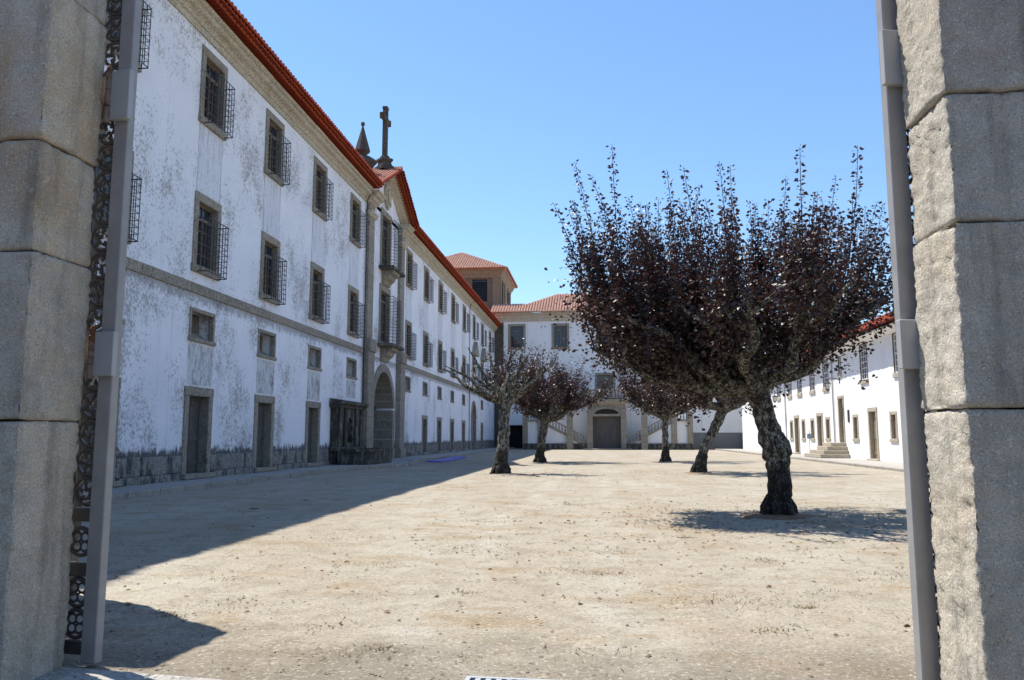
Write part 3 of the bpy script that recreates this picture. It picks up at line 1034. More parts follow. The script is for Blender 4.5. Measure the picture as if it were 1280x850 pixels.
def mezz_window(W, H, mat='trim'):
    t = 0.13
    me = MB().box(-W / 2 + t, W / 2 - t, 0.50, 0.54, t, H - t).mesh('window', 'shutter')
    kids = surround(W, H, t, t, t, 0.035, 0.16, mat)
    kids.append(('splay', MB().prism_x([(0.165, t), (0.50, t + 0.28), (0.50, t)], -W / 2 + t, W / 2 - t).mesh('splay', 'trim')))
    bars = MB()
    for x in (-0.36, 0, 0.36):
        bars.box(x - 0.014, x + 0.014, 0.40, 0.428, t + 0.28, H - t)
    kids.append(('mullion', bars.mesh('mullion', 'shutter')))
    return ('window', me, kids)


def plank_door(W, H, j, lin, step=0.16, planks=3, mat='door', smat='trim', deep=0.30, leaves=2):
    """stone surround, double door of raised panels"""
    x0, x1, z1 = -W / 2 + j, W / 2 - j, H - lin
    me = MB().box(x0, x1, deep + 0.02, deep + 0.06, 0, z1).mesh('door', mat)
    kids = [('jamb', MB().cbox(-W / 2, -W / 2 + j, -0.05, deep, 0, z1 - 0.003, 0.015).mesh('jamb', smat)),
            ('jamb', MB().cbox(W / 2 - j, W / 2, -0.05, deep, 0, z1 - 0.003, 0.015).mesh('jamb', smat)),
            ('lintel', MB().cbox(-W / 2 - 0.02, W / 2 + 0.02, -0.06, deep, z1, H, 0.018).mesh('lintel', smat))]
    if step:
        kids.append(('doorstep', MB().cbox(-W / 2 - 0.08, W / 2 + 0.08, -0.22, deep + 0.02, -step, 0, 0.02).mesh('doorstep', smat)))
    lw = (x1 - x0) / leaves
    for a in range(leaves):
        l = x0 + a * lw
        pw = (lw - 0.02) / planks
        plank = MB().cbox(0.004, pw - 0.004, deep - 0.012, deep + 0.02, 0.03, z1 - 0.03, 0.006).mesh('plank', mat)
        for q in range(planks):
            kids.append(('plank', plank, (l + 0.01 + q * pw, 0, 0)))
        rl = MB().cbox(l + 0.02, l + lw - 0.02, deep - 0.04, deep - 0.012, 0, 0.16, 0.008).mesh('rail', mat)
        for z in (0.25, z1 * 0.42, z1 - 0.3):
            kids.append(('rail', rl, (0, 0, z)))
    return ('door', me, kids)


# ------------------------------------------------------------------ long west wing (local x = along the yard, outside = -y)
XL = -13.1
wing = thing('monastery_wing', 'long three-storey limewashed monastery wing with granite trim and barred windows', 'building', (XL, 0, 0), math.pi / 2)
YS, YE = 6.0, 102.0
COLS = [18.65, 24.95, 30.2, 35.6, 41.25]
COLS = [19.6, 24.95, 30.2, 35.65, 41.3]
COLS0 = [8.9, 14.25]
FAR = [54.1, 59.85, 65.55, 71.5, 77.8, 84.3, 90.6, 97.3]
ALL = COLS0 + COLS + FAR
WT = casement_window(1.8, 2.72, 0.25, 0.26, 0.3, 1.8, 0.36)
MZ = mezz_window(1.72, 1.12)
DR = plank_door(1.85, 2.82, 0.27, 0.3)
holes = []
W_ = lambda c, w, z0, z1, d=0.32: holes.append((c - w / 2, c + w / 2, z0, z1, d))
for c in ALL:
    W_(c, 1.62, 12.1, 14.6)
    place(WT, wing, (c, 0, 12.0))
apron = MB().box(-0.83, 0.83, -0.010, 0.05, 0.0, 2.33).mesh('apron', 'apron')
for c in COLS0 + COLS + FAR[:5]:
    link('apron', apron, wing, (c, 0, 9.66))
for c in COLS0 + COLS + FAR[:5]:
    W_(c, 1.62, 7.0, 9.5)
    place(WT, wing, (c, 0, 6.9))
for c in COLS0 + COLS + FAR[:5] + [FAR[6]]:
    W_(c, 1.6, 4.66, 5.66, 0.56)
    place(MZ, wing, (c, 0, 4.6))
doorcols = COLS0 + COLS[:4] + FAR[1:5] + [FAR[6]]
panel = MB().box(-0.82, 0.82, -0.012, 0.05, 0.0, 1.32).mesh('stained_panel', 'streak')
for c in doorcols:
    W_(c, 1.7, 0.15, 3.0, 0.38)
    place(DR, wing, (c, 0, 0.31))
    if c < 43:
        link('stained_panel', panel, wing, (c, 0, 3.2))
link('stained_panel', MB().box(-0.82, 0.82, -0.012, 0.05, 0.0, 0.95).mesh('stained_panel', 'streak'), wing, (COLS[4], 0, 3.58))
# portal bay
PB0, PB1, PC = 43.35, 52.1, 47.7
BAL = casement_window(2.5, 3.75, 0.3, 0.2, 0.4, 2.9, 0.75, dense=0.22, transom=0.82)
for z in (7.15, 11.95):
    W_(PC, 2.3, z + 0.1, z + 3.6)
    b = place(BAL, wing, (PC, 0, z))
holes.append((PC - 2.2, PC + 2.2, 0.15, 5.5, 1.3, True))
# pedimented windows and arched door at the far end
PDW = casement_window(2.2, 3.2, 0.28, 0.2, 0.35, 2.3, 0.5, dense=0.22)
for c in (FAR[5], FAR[6]):
    W_(c, 2.0, 7.2, 10.0)
    place(PDW, wing, (c, 0, 7.0))
holes.append((FAR[5] - 1.3, FAR[5] + 1.3, 0.15, 5.0, 0.6, True))
W_(FAR[7], 1.62, 7.0, 9.5)
place(WT, wing, (FAR[7], 0, 6.9))
wall = wall_mesh(MB(), YS, YE, 0.0, 15.3, holes)
# pediment field above the portal bay and end and back walls
wall.add([(PB0, 0, 15.3), (PB1, 0, 15.3), (PB1, 0, 16.2), (PC, 0, 18.4), (PB0, 0, 16.2)], [(0, 1, 2, 3, 4)])
wall.add([(YS, 0, 0), (YS, 14, 0), (YS, 14, 15.3), (YS, 0, 15.3)], [(0, 1, 2, 3)])
wall.add([(YS, 14, 0), (YE, 14, 0), (YE, 14, 15.3), (YS, 14, 15.3)], [(0, 1, 2, 3)])
wall.add([(YE, 14, 0), (YE, 0, 0), (YE, 0, 15.3), (YE, 14, 15.3)], [(0, 1, 2, 3)])
wall.build('wall', 'lime', wing)

# plinth stones between the doors, two courses
stops = sorted([(c - 0.95, c + 0.95) for c in doorcols] + [(PB0 - 0.1, PB1 + 0.1), (37.9, 42.6), (FAR[5] - 1.75, FAR[5] + 1.75)])
pro = {}
def block(u, z0, ln, h, d, name, mat, c=0.02):
    key = (round(ln, 1), h, d, mat)
    if key not in pro:
        l = key[0]
        pro[key] = MB().cbox(0.004, l - 0.004, -d, 0.05, 0.003, h - 0.003, c).mesh(name, mat)
    return link(name, pro[key], wing, (u, random.uniform(-0.012, 0.006), z0))
def run(u0, u1, z0, h, d, name, mat, lens, c=0.02):
    u = u0
    while u < u1 - 0.05:
        ln = min(random.choice(lens), u1 - u)
        if u1 - u - ln < 0.35:
            ln = u1 - u
        ln = round(ln, 1) if u1 - u - ln > 0.3 else ln
        key = (round(ln, 2), h, d, mat)
        if key not in pro:
            pro[key] = MB().cbox(0.004, ln - 0.004, -d, 0.05, 0.003, h - 0.003, c).mesh(name, mat)
        link(name, pro[key], wing, (u, random.uniform(-0.01, 0.006), z0))
        u += ln
u = YS
for a, b in stops + [(YE - 0.5, YE)]:
    if a > u:
        run(u, a, 0.12, 0.24, 0.10, 'plinth_stone', 'plinth', (0.8, 1.1, 1.4))
        run(u, a, 0.36, 0.55, 0.05, 'plinth_stone', 'plinth', (0.6, 0.8, 1.0, 1.2))
    u = max(u, b)
# string course
run(YS, PB0, 6.2, 0.33, 0.07, 'string_course_stone', 'trim', (1.1, 1.4, 1.7), 0.012)
run(PB1, YE - 0.2, 6.2, 0.33, 0.07, 'string_course_stone', 'trim', (1.1, 1.4, 1.7), 0.012)


# cornice stones (moulded) and wall-head frieze
COR = [(0.02, 15.0), (-0.07, 15.0), (-0.07, 15.22), (-0.12, 15.24), (-0.15, 15.32), (-0.22, 15.38), (-0.34, 15.42), (-0.38, 15.46), (-0.38, 15.58), (-0.48, 15.62), (-0.52, 15.72), (0.02, 15.72)]
def cornice_run(u0, u1, ln, parent, prof, name='cornice_stone', mat='cornice'):
    n = max(1, int(round((u1 - u0) / ln)))
    l = (u1 - u0) / n
    me = MB().prism_x(prof, 0.003, l - 0.003).mesh(name, mat)
    for k in range(n):
        link(name, me, parent, (u0 + k * l, random.uniform(-0.006, 0.006), random.uniform(-0.004, 0.004)))
cornice_run(YS, PB0 - 0.05, 1.6, wing, COR)
cornice_run(PB1 + 0.05, YE - 0.3, 1.6, wing, COR)

# pilasters of the portal bay: courses of stone
for a, b in ((PB0, PB0 + 1.25), (PB1 - 1.25, PB1)):
    z = 0.15
    k = 0
    while z < 15.2:
        h = 0.62 if z < 6.0 else 0.74
        d = 0.34 if z < 6.4 else 0.2
        if abs(z - 6.2) < 0.35:
            d += 0.1
        z2 = min(z + h, 15.2)
        MB().cbox(a + (0.0 if z < 6.4 else 0.08), b - (0 if z < 6.4 else 0.08), -d, 0.05, z + 0.004, z2 - 0.004, 0.015).build('pilaster_stone', 'trim', wing)
        z = z2
    MB().prism_x([(0.02, 14.3), (-0.25, 14.3), (-0.30, 14.4), (-0.36, 14.45), (-0.36, 14.6), (0.02, 14.6)], a - 0.06, b + 0.06).build('capital', 'cornice', wing)
    MB().prism_x([(y * 1.0 - (0.30 if i > 1 and i < 11 else 0), z) for i, (y, z) in enumerate(COR)], a - 0.16, b + 0.16).build('cornice_break', 'cornice', wing)
    MB().cbox(a - 0.08, b + 0.08, -0.46, 0.05, 0.12, 0.72, 0.03).build('pilaster_base', 'trim', wing)

# raking cornice of the pediment, moulded, two arms
R0, R1 = (PB0 - 0.25, 16.0), (PB1 + 0.25, 16.0)
AP = (PC, 18.45)
rk = [(0.05, -0.62), (0.09, -0.6), (0.13, -0.42), (0.28, -0.34), (0.42, -0.26), (0.46, -0.1), (0.55, -0.2), (0.55, -0.15), (-0.02, -0.15), (-0.02, -0.62)]
for (e, s) in ((R0, -1), (R1, 1)):
    m = MB()
    m.sweep(rk, [((e[0], 0, e[1]), (0, -1, 0), (0, 0, 1)), ((AP[0] + s * 0.002, 0, AP[1]), (0, -1, 0), (0, 0, 1))])
    m.build('raking_cornice', 'cornice', wing)
# cartouche in the pediment
m = MB()
cz = 16.75
pts = [(0.62 * math.sin(a) * (1 + 0.10 * math.cos(5 * a)), 0.86 * math.cos(a) * (1 + 0.08 * math.cos(6 * a))) for a in [2 * math.pi * k / 40 for k in range(40)]]
m.prism_y([(PC + x, cz + z) for x, z in pts], -0.16, 0.02)
ins = [(0.36 * math.sin(a), 0.5 * math.cos(a) - 0.05) for a in [2 * math.pi * k / 24 for k in range(24)]]
m.prism_y([(PC + x, cz + z) for x, z in ins], -0.24, -0.15)
for s in (-1, 1):
    for q in range(3):
        m.ring((PC + s * (0.52 - 0.05 * q), -0.15, cz + 0.55 - 0.5 * q), 0.13, 0.05, n=12, m=6)
m.lathe([(0.2, cz + 0.72), (0.26, cz + 0.86), (0.2, cz + 1.0), (0.06, cz + 1.1)], 10, (PC, -0.1))
m.build('cartouche', 'cornice', wing, smooth=False)

# balcony slabs on moulded corbels
for z in (7.15, 11.95):
    MB().cbox(PC - 1.5, PC + 1.5, -0.95, 0.04, z - 0.2, z - 0.002, 0.03).build('balcony_slab', 'mossy', wing)
    co = MB()
    co.prism_x([(0.02, z - 1.05), (-0.12, z - 1.0), (-0.22, z - 0.8), (-0.42, z - 0.66), (-0.5, z - 0.46), (-0.72, z - 0.36), (-0.8, z - 0.203), (0.02, z - 0.203)], PC - 0.8, PC + 0.8)
    co.build('corbel', 'trim', wing)

# portal: voussoirs, jamb stones, boarded gate
for s in (-1, 1):
    z = 0.72
    MB().cbox(*sorted((PC + s * 2.16, PC + s * 2.72)), -0.16, 1.2, 0.13, 0.72, 0.02).build('portal_base', 'trim', wing)
    while z < 3.2:
        z2 = min(z + 0.62, 3.28)
        MB().cbox(*sorted((PC + s * 2.19, PC + s * 2.66)), -0.1, 1.2, z + 0.004, z2 - 0.004, 0.015).build('jamb_stone', 'trim', wing)
        z = z2
nv = 15
for k in range(nv):
    a0, a1 = math.pi * k / nv + 0.004, math.pi * (k + 1) / nv - 0.004
    prof = []
    for q in range(4):
        a = a0 + (a1 - a0) * q / 3
        prof.append((PC + 2.19 * math.cos(a), 3.3 + 2.19 * math.sin(a)))
    for q in range(3, -1, -1):
        a = a0 + (a1 - a0) * q / 3
        prof.append((PC + 2.66 * math.cos(a), 3.3 + 2.66 * math.sin(a)))
    MB().prism_y(prof, -0.1, 1.2).build('voussoir', 'trim', wing)
pg = MB().box(PC - 2.2, PC + 2.2, 1.24, 1.3, 0.15, 5.5).build('portal_door', 'door', wing)
for k in range(16):
    MB().cbox(PC - 2.18 + k * 0.2725, PC - 2.18 + (k + 1) * 0.2725 - 0.008, 1.20, 1.24, 0.2, 3.2, 0.006).build('plank', 'door', pg)
MB().cbox(PC - 2.2, PC + 2.2, 1.0, 1.24, 3.2, 3.46, 0.02).build('transom', 'door', pg)
for z in (0.3, 1.6, 2.85):
    MB().cbox(PC - 2.1, PC + 2.1, 1.16, 1.20, z, z + 0.2, 0.008).build('rail', 'door', pg)
MB().box(PC - 2.1, PC + 2.1, 1.225, 1.24, 3.47, 5.4).build('lunette', 'shutter', pg)
# far arched door and pediments over the last windows
c = FAR[5]
for k in range(9):
    a0, a1 = math.pi * k / 9 + 0.006, math.pi * (k + 1) / 9 - 0.006
    prof = [(c + 1.29 * math.cos(a0 + (a1 - a0) * q / 3), 3.7 + 1.29 * math.sin(a0 + (a1 - a0) * q / 3)) for q in range(4)]
    prof += [(c + 1.65 * math.cos(a0 + (a1 - a0) * q / 3), 3.7 + 1.65 * math.sin(a0 + (a1 - a0) * q / 3)) for q in range(3, -1, -1)]
    MB().prism_y(prof, -0.09, 0.3).build('voussoir', 'trim', wing)
for s in (-1, 1):
    MB().cbox(*sorted((c + s * 1.29, c + s * 1.65)), -0.09, 0.3, 0.15, 3.69, 0.02).build('jamb_stone', 'trim', wing)
    MB().cbox(*sorted((c + s * 1.22, c + s * 1.72)), -0.15, 0.3, 3.56, 3.70, 0.02).build('impost', 'trim', wing)
MB().box(c - 1.3, c + 1.3, 0.5, 0.56, 0.15, 5.0).build('portal_door', 'door', wing)
for c in (FAR[5], FAR[6]):
    MB().prism_y([(c - 1.35, 10.25), (c + 1.35, 10.25), (c + 1.35, 10.42), (c + 0.1, 11.75), (c - 0.1, 11.75), (c - 1.35, 10.42)], -0.42, 0.03).build('window_pediment', 'trim', wing)
    MB().cbox(c - 1.3, c + 1.3, -0.7, 0.03, 6.82, 7.0, 0.03).build('balcony_slab', 'trim', wing)
    MB().prism_x([(0.02, 6.1), (-0.15, 6.2), (-0.4, 6.55), (-0.55, 6.82), (0.02, 6.82)], c - 0.6, c + 0.6).build('corbel', 'trim', wing)

# rainwater pipes
for u in (PB0 - 0.14, 80.9):
    MB().tube([(u, -0.1, 0.2), (u, -0.1, 15.0), (u, -0.22, 15.35), (u, -0.5, 15.6)], 0.035, 8).build('downpipe', 'iron', wing)

# roof: deck, tile rows, projecting courses of eave tiles
SL = math.radians(24)
up = Vector((0, math.cos(SL), math.sin(SL)))
deck = MB()
for (a, b) in ((YS - 0.4, PB0), (PB1, YE)):
    deck.add([(a, -0.85, 16.0), (b, -0.85, 16.0), (b, 7.0, 16.0 + 7.85 * math.tan(SL)), (a, 7.0, 16.0 + 7.85 * math.tan(SL)),
              (a, -0.80, 15.93), (b, -0.80, 15.93), (b, 7.0, 15.93 + 7.8 * math.tan(SL)), (a, 7.0, 15.93 + 7.8 * math.tan(SL))],
             [(0, 1, 2, 3), (4, 5, 6, 7), (0, 1, 5, 4)])
deck.add([(YS - 0.4, 7, 19.5), (YE, 7, 19.5), (YE, 15, 15.9), (YS - 0.4, 15, 15.9)], [(0, 1, 2, 3)])
deck.add([(PB0, 1.5, 16.9), (PB1, 1.5, 16.9), (PB1, 7, 19.5), (PB0, 7, 19.5)], [(0, 1, 2, 3)])
roof = deck.build('roof', 'tile', wing)
tm = MB()
for (a, b) in ((YS - 0.4, PB0 - 0.05), (PB1 + 0.1, YE)):
    n = int((b - a) / 0.26)
    tile_slope(tm, (a, -0.98, 15.96), (1, 0, 0), up, n, 2.2, 0.26, 0.44)
    # two corbelled courses below the roof edge
    for y, z, l in ((-0.88, 15.87, 0.9), (-0.74, 15.76, 0.8)):
        tile_slope(tm, (a + 0.13 * (z > 15.8), y, z), (1, 0, 0), (0, 1, 0.12), n, l, 0.26, 0.9)
stuff(tm.build('roof_tiles', 'tile', roof, recalc=False))
# pediment roof: two slopes running back into the main roof
pr, pv = MB(), MB()
dz = AP[1] - 16.0
for e, s in ((PB0 - 0.35, 1), (PB1 + 0.35, -1)):
    L = math.hypot(PC - e, dz)
    alv = Vector((0, 1, 0))
    upv = Vector((PC - e, 0, dz)).normalized()
    pr.add([(e, -0.78, 16.02), (PC, -0.78, AP[1] + 0.02), (PC, 6.5, AP[1] + 0.02), (e, 2.0, 16.02)], [(0, 1, 2, 3)])
    tile_slope(pr, (e, -1.0, 16.06), alv, upv, 30, L, 0.21, 0.44)
    # verge tiles along the rake: seen from below as a red toothed band
    k = int(L / 0.21)
    for y, zz, l in ((-1.02, 0.0, 1.0), (-0.88, -0.13, 0.9), (-0.74, -0.26, 0.8)):
        tile_slope(pv, (e, y, 16.0 + zz), upv, (0, 1, 0.05), int(L / 0.26), l, 0.26, 0.9)
pr.tube([(PC, -1.0, AP[1] + 0.1), (PC, 6.5, AP[1] + 0.1)], 0.14, 8)
stuff(pr.build('pediment_tiles', 'tilepale', roof, recalc=False))
stuff(pv.build('verge_tiles', 'tile', roof, recalc=False))

# stone cross and pinnacle on the roof
cr = thing('stone_cross', 'dark stone cross on a moulded pedestal above the pediment', 'cross', (XL - 0.1, PC - 0.25, AP[1] - 0.1))
m = MB()
m.lathe([(0.62, 0.0), (0.62, 0.25), (0.5, 0.32), (0.42, 0.5), (0.55, 0.62), (0.55, 0.75), (0.3, 0.85), (0.3, 0.95)], 4)
m.build('pedestal', 'darkstone', cr)
m = MB()
m.cbox(-0.15, 0.15, -0.17, 0.17, 0.85, 4.15, 0.03)
m.build('shaft', 'darkstone', cr)
m = MB()
m.cbox(-0.14, 0.14, 0.172, 0.72, 3.25, 3.55, 0.03).cbox(-0.14, 0.14, -0.72, -0.172, 3.25, 3.55, 0.03)
for y, z in ((0.72, 3.4), (-0.72, 3.4)):
    m.cbox(-0.17, 0.17, y - 0.08, y + 0.08, z - 0.21, z + 0.21, 0.03)
m.cbox(-0.17, 0.17, -0.22, 0.22, 4.05, 4.24, 0.03)
m.build('arms', 'darkstone', cr)
pn = thing('roof_pinnacle', 'dark stone obelisk finial on a flared base behind the eaves', 'finial', (XL - 0.95, 45.4, 16.7))
m = MB()
m.lathe([(0.5, 0), (0.5, 0.9), (0.62, 1.05), (1.0, 1.45), (1.0, 1.55), (0.5, 1.85), (0.3, 1.95)], 4)
m.build('pedestal', 'darkstone', pn)
m = MB()
m.lathe([(0.2, 1.93), (0.32, 2.05), (0.5, 2.2), (0.06, 3.75), (0.05, 3.8)], 8)
m.build('obelisk', 'darkstone', pn)
m = MB()
m.lathe([(0.03, 3.79), (0.1, 3.85), (0.13, 3.95), (0.1, 4.05), (0.02, 4.1)], 10)
m.build('ball', 'darkstone', pn, smooth=True)

# wall fountain: panelled back with niche, basin
fo = thing('wall_fountain', 'mossy granite wall fountain with niche and rounded basin beside the portal', 'fountain', (XL, 40.2, 0.15), math.pi / 2)
m = wall_mesh(MB(), -2.1, 2.1, 0, 2.95, [(-0.38, 0.38, 1.05, 2.35, 0.22, True)])
m.v = [(x, y - 0.36, z) for x, y, z in m.v]
m.add([(-2.1, -0.36, 0), (-2.1, -0.02, 0), (-2.1, -0.02, 2.95), (-2.1, -0.36, 2.95), (2.1, -0.36, 0), (2.1, -0.02, 0), (2.1, -0.02, 2.95), (2.1, -0.36, 2.95)],
      [(0, 1, 2, 3), (4, 5, 6, 7)])
m.box(-0.4, 0.4, -0.14, -0.1, 1.0, 2.4)
m.build('back_panel', 'mossy', fo)
for x in (-2.0, -1.1, 0.72, 1.62):
    MB().cbox(x, x + 0.38, -0.46, -0.36, 0.85, 2.78, 0.02).build('pilaster', 'mossy', fo)
MB().prism_x([(-0.02, 2.8), (-0.50, 2.8), (-0.54, 2.92), (-0.68, 3.0), (-0.7, 3.14), (-0.02, 3.26)], -2.3, 2.3).build('cornice', 'mossy', fo)
MB().cbox(-2.3, 2.3, -0.55, -0.02, 0.62, 0.84, 0.03).build('ledge', 'mossy', fo)
MB().ring((0, -0.4, 1.75), 0.24, 0.05, n=14, m=6).build('mask_ring', 'darkstone', fo)
MB().tube([(0, -0.3, 1.25), (0, -0.62, 1.28), (0, -0.72, 1.2)], 0.035, 8).build('spout', 'iron', fo)
# basin wall: rounded plan, thick rim, water
def plan(hx, d, n=10, r=0.9):
    pts = [(-hx, -0.5)]
    for k in range(n + 1):
        a = math.pi + k / n * math.pi / 2
        pts.append((-hx + r + r * math.cos(a), -d + r + r * math.sin(a)))
    for k in range(n + 1):
        a = 1.5 * math.pi + k / n * math.pi / 2
        pts.append((hx - r + r * math.cos(a), -d + r + r * math.sin(a)))
    pts.append((hx, -0.5))
    return pts
outp, inn = plan(2.3, 2.2), plan(2.08, 1.98, r=0.7)
m = MB()
n = len(outp)
for z0, z1, po in ((0.0, 0.62, outp),):
    vs = [(x, y, z0) for x, y in po] + [(x, y, z1) for x, y in po] + [(x, y, z1) for x, y in inn] + [(x, y, 0.1) for x, y in inn]
    m.add(vs, [(i, i + 1, n + i + 1, n + i) for i in range(n - 1)] + [(n + i, n + i + 1, 2 * n + i + 1, 2 * n + i) for i in range(n - 1)] + [(2 * n + i, 2 * n + i + 1, 3 * n + i + 1, 3 * n + i) for i in range(n - 1)])
m.build('basin', 'mossy', fo)
rim = MB()
ro, ri = plan(2.36, 2.26, r=0.95), plan(2.02, 1.92, r=0.65)
vs = [(x, y, 0.625) for x, y in ro] + [(x, y, 0.75) for x, y in ro] + [(x, y, 0.75) for x, y in ri] + [(x, y, 0.625) for x, y in ri]
rim.add(vs, [(k * n + i, k * n + i + 1, ((k + 1) % 4) * n + i + 1, ((k + 1) % 4) * n + i) for k in range(4) for i in range(n - 1)])
rim.build('rim', 'mossy', fo)
MB().prism_z([(x * 0.98, y) for x, y in inn], 0.35, 0.45).build('water', 'glass', fo)

# ------------------------------------------------------------------ back building
YB = 102.0
bk = thing('refectory_building', 'tall white building closing the yard with hipped tile roof', 'building', (0, YB, 0))
BW = casement_window(2.3, 3.4, 0.3, 0.28, 0.3, 0, 0)
bh = []
bx = (-10.15, -4.45, 1.3, 7.0)
for c in bx:
    bh.append((c - 1.05, c + 1.05, 12.95, 16.05, 0.32))
    place(BW, bk, (c, 0, 12.8))
DW = casement_window(2.6, 3.4, 0.3, 0.2, 0.3, 0, 0)
for c, ww in ((1.25, DW), (-4.45, BW), (7.0, BW)):
    bh.append((c - 1.05, c + 1.05, 6.5, 9.4, 0.32))
    place(ww, bk, (c, 0, 6.3))
bh.append((-11.3, -8.6, 0.0, 3.0, 1.6))
MB().box(-11.3, -8.6, 1.5, 1.58, 0.0, 3.0).build('passage_shade', 'dark', bk)  # near-black sheet painted in for the shade inside the passage
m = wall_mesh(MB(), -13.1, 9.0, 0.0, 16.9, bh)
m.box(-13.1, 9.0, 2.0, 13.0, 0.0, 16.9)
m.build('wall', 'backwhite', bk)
MB().prism_x([(0.02, 16.5), (-0.08, 16.5), (-0.1, 16.9), (-0.2, 17.0), (-0.25, 17.25), (-0.5, 17.4), (-0.55, 17.6), (0.02, 17.6)], -13.0, 9.3).build('cornice', 'cornice', bk)
MB().cbox(-13.08, -11.9, -0.16, 0.02, 0.0, 16.4, 0.02).build('corner_pilaster', 'darkstone', bk)
m = MB()
e0, e1 = -13.6, 9.8
m.add([(e0, -0.8, 17.62), (e1, -0.8, 17.62), (e1 - 6, 6.5, 21.2), (-5.2, 6.5, 21.2), (-9.0, 2.4, 19.2), (e0, 2.4, 19.2)], [(0, 1, 2, 3, 4, 5)])
m.add([(e1, -0.8, 17.62), (e1, 13.5, 17.62), (e1 - 6, 6.5, 21.2)], [(0, 1, 2)])
m.add([(e0, -0.8, 17.58), (e1, -0.8, 17.58), (e1, 0, 17.6), (e0, 0, 17.6)], [(0, 1, 2, 3)])
rf = m.build('roof', 'tilepale', bk)
m = MB()
slb = math.atan2(3.58, 7.3)
ub = Vector((0, math.cos(slb), math.sin(slb)))
def clipb(u):
    x = e0 + u
    if x < -9.0:
        t = 3.2
    elif x < -5.2:
        t = 3.2 + (x + 9.0) / 3.8 * 4.1
    elif x > e1 - 6:
        t = (e1 - x) / 6 * 7.3
    else:
        t = 7.3
    return 0.0, t / math.cos(slb)
tile_slope(m, (e0, -0.9, 17.62), (1, 0, 0), ub, int((e1 - e0) / 0.36), 7, 0.36, 0.5, clip=clipb, fold=5)
stuff(m.build('roof_tiles', 'tilepale', rf, recalc=False))

# lower range to the right of it
lr = thing('low_range', 'lower white range with grey dado beyond the leaning tree', 'building', (0, 97.0, 0))
m = wall_mesh(MB(), 9.4, 24.0, 0.0, 7.6, [(14.6, 17.4, 5.3, 7.0, 0.3)])
m.box(9.4, 24.0, 1.0, 9.0, 0.0, 7.6)
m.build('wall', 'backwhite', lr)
MB().box(9.45, 24.0, -0.05, -0.002, 0.0, 2.0).build('dado', 'dado', lr)
wn = MB().box(14.6, 17.4, 0.2, 0.25, 5.3, 7.0).build('window', 'glass', lr)
fr = MB()
for x in (14.6, 15.95, 17.3):
    fr.box(x, x + 0.1, 0.1, 0.2, 5.3, 7.0)
fr.build('frame', 'brown', wn)
m = MB()
m.add([(9.0, -0.6, 7.6), (24.5, -0.6, 7.6), (24.5, 5, 9.8), (9.0, 5, 9.8), (9.0, -0.6, 7.45), (24.5, -0.6, 7.45)], [(0, 1, 2, 3), (0, 1, 5, 4)])
rf = m.build('roof', 'tilepale', lr)
m = MB()
tile_slope(m, (9.0, -0.7, 7.62), (1, 0, 0), (0, 5.6, 2.2), 43, 6.0, 0.36, 0.5)
stuff(m.build('roof_tiles', 'tilepale', rf, recalc=False))
cb = thing('utility_cabinet', 'pale grey steel cabinet against the grey dado', 'cabinet', (18.0, 96.2, 0))
MB().cbox(-0.65, 0.65, -0.35, 0.35, 0.12, 1.95, 0.03).build('body', 'cabinet', cb)
MB().cbox(-0.72, 0.72, -0.42, 0.42, 1.95, 2.03, 0.02).build('lid', 'cabinet', cb)
MB().cbox(-0.7, 0.7, -0.4, 0.4, 0.0, 0.12, 0.02).build('plinth', 'kerb', cb)
MB().cbox(-0.6, 0.6, -0.37, -0.352, 0.2, 1.88, 0.006).build('door', 'cabinet', cb)

# ------------------------------------------------------------------ double staircase with portal
YF = 94.0
CX = 1.28
st = thing('double_staircase', 'granite double staircase with balustrades climbing around an arched portal', 'staircase', (CX, YF, 0))
TOP, LAND = 6.0, 3.1
# portal block
m = wall_mesh(MB(), -2.25, 2.25, 0, 6.0, [(-1.62, 1.62, 0.1, 4.15, 1.2), ])
m.box(-2.25, 2.25, 1.3, 7.9, 0.0, 5.95)
m.build('portal_wall', 'trim', st)
for s in (-1, 1):
    z = 0.05
    while z < 4.7:
        z2 = min(z + 0.72, 4.75)
        MB().cbox(*sorted((s * 1.66, s * 2.28)), -0.2, 0.05, z + 0.005, z2 - 0.005, 0.02).build('pilaster_stone', 'trim', st)
        z = z2
nv = 11
for k in range(nv):         # flattened arch over the lunette
    a0, a1 = math.pi * k / nv + 0.01, math.pi * (k + 1) / nv - 0.01
    f = lambda a, r: (r * 1.42 * math.cos(a), 4.18 + r * 0.62 * math.sin(a))
    prof = [f(a0, 1), f((a0 + a1) / 2, 1), f(a1, 1), f(a1, 1.34), f((a0 + a1) / 2, 1.34), f(a0, 1.34)]
    MB().prism_y(prof, -0.14, -0.003).build('voussoir', 'trim', st)
MB().prism_y([(1.36 * math.cos(math.pi * k / 16), 4.2 + 0.56 * math.sin(math.pi * k / 16)) for k in range(17)], -0.05, -0.004).build('lunette', 'dark', st)
MB().cbox(-1.66, 1.66, -0.1, 0.2, 3.9, 4.17, 0.02).build('lintel', 'trim', st)
MB().prism_x([(0.02, 5.3), (-0.25, 5.3), (-0.3, 5.45), (-0.45, 5.55), (-0.5, 5.75), (-0.5, 5.9), (0.02, 6.0)], -2.5, 2.5).build('entablature', 'trim', st)
pd = MB().box(-1.62, 1.62, 0.55, 0.62, 0.1, 3.95).build('portal_door', 'door', st)
for k in range(12):
    MB().cbox(-1.6 + k * 0.2667, -1.6 + (k + 1) * 0.2667 - 0.01, 0.51, 0.55, 0.15, 3.9, 0.008).build('plank', 'door', pd)
MB().cbox(-2.9, 2.9, -0.9, 0.0, 0.0, 0.16, 0.03).build('step', 'trim', st)
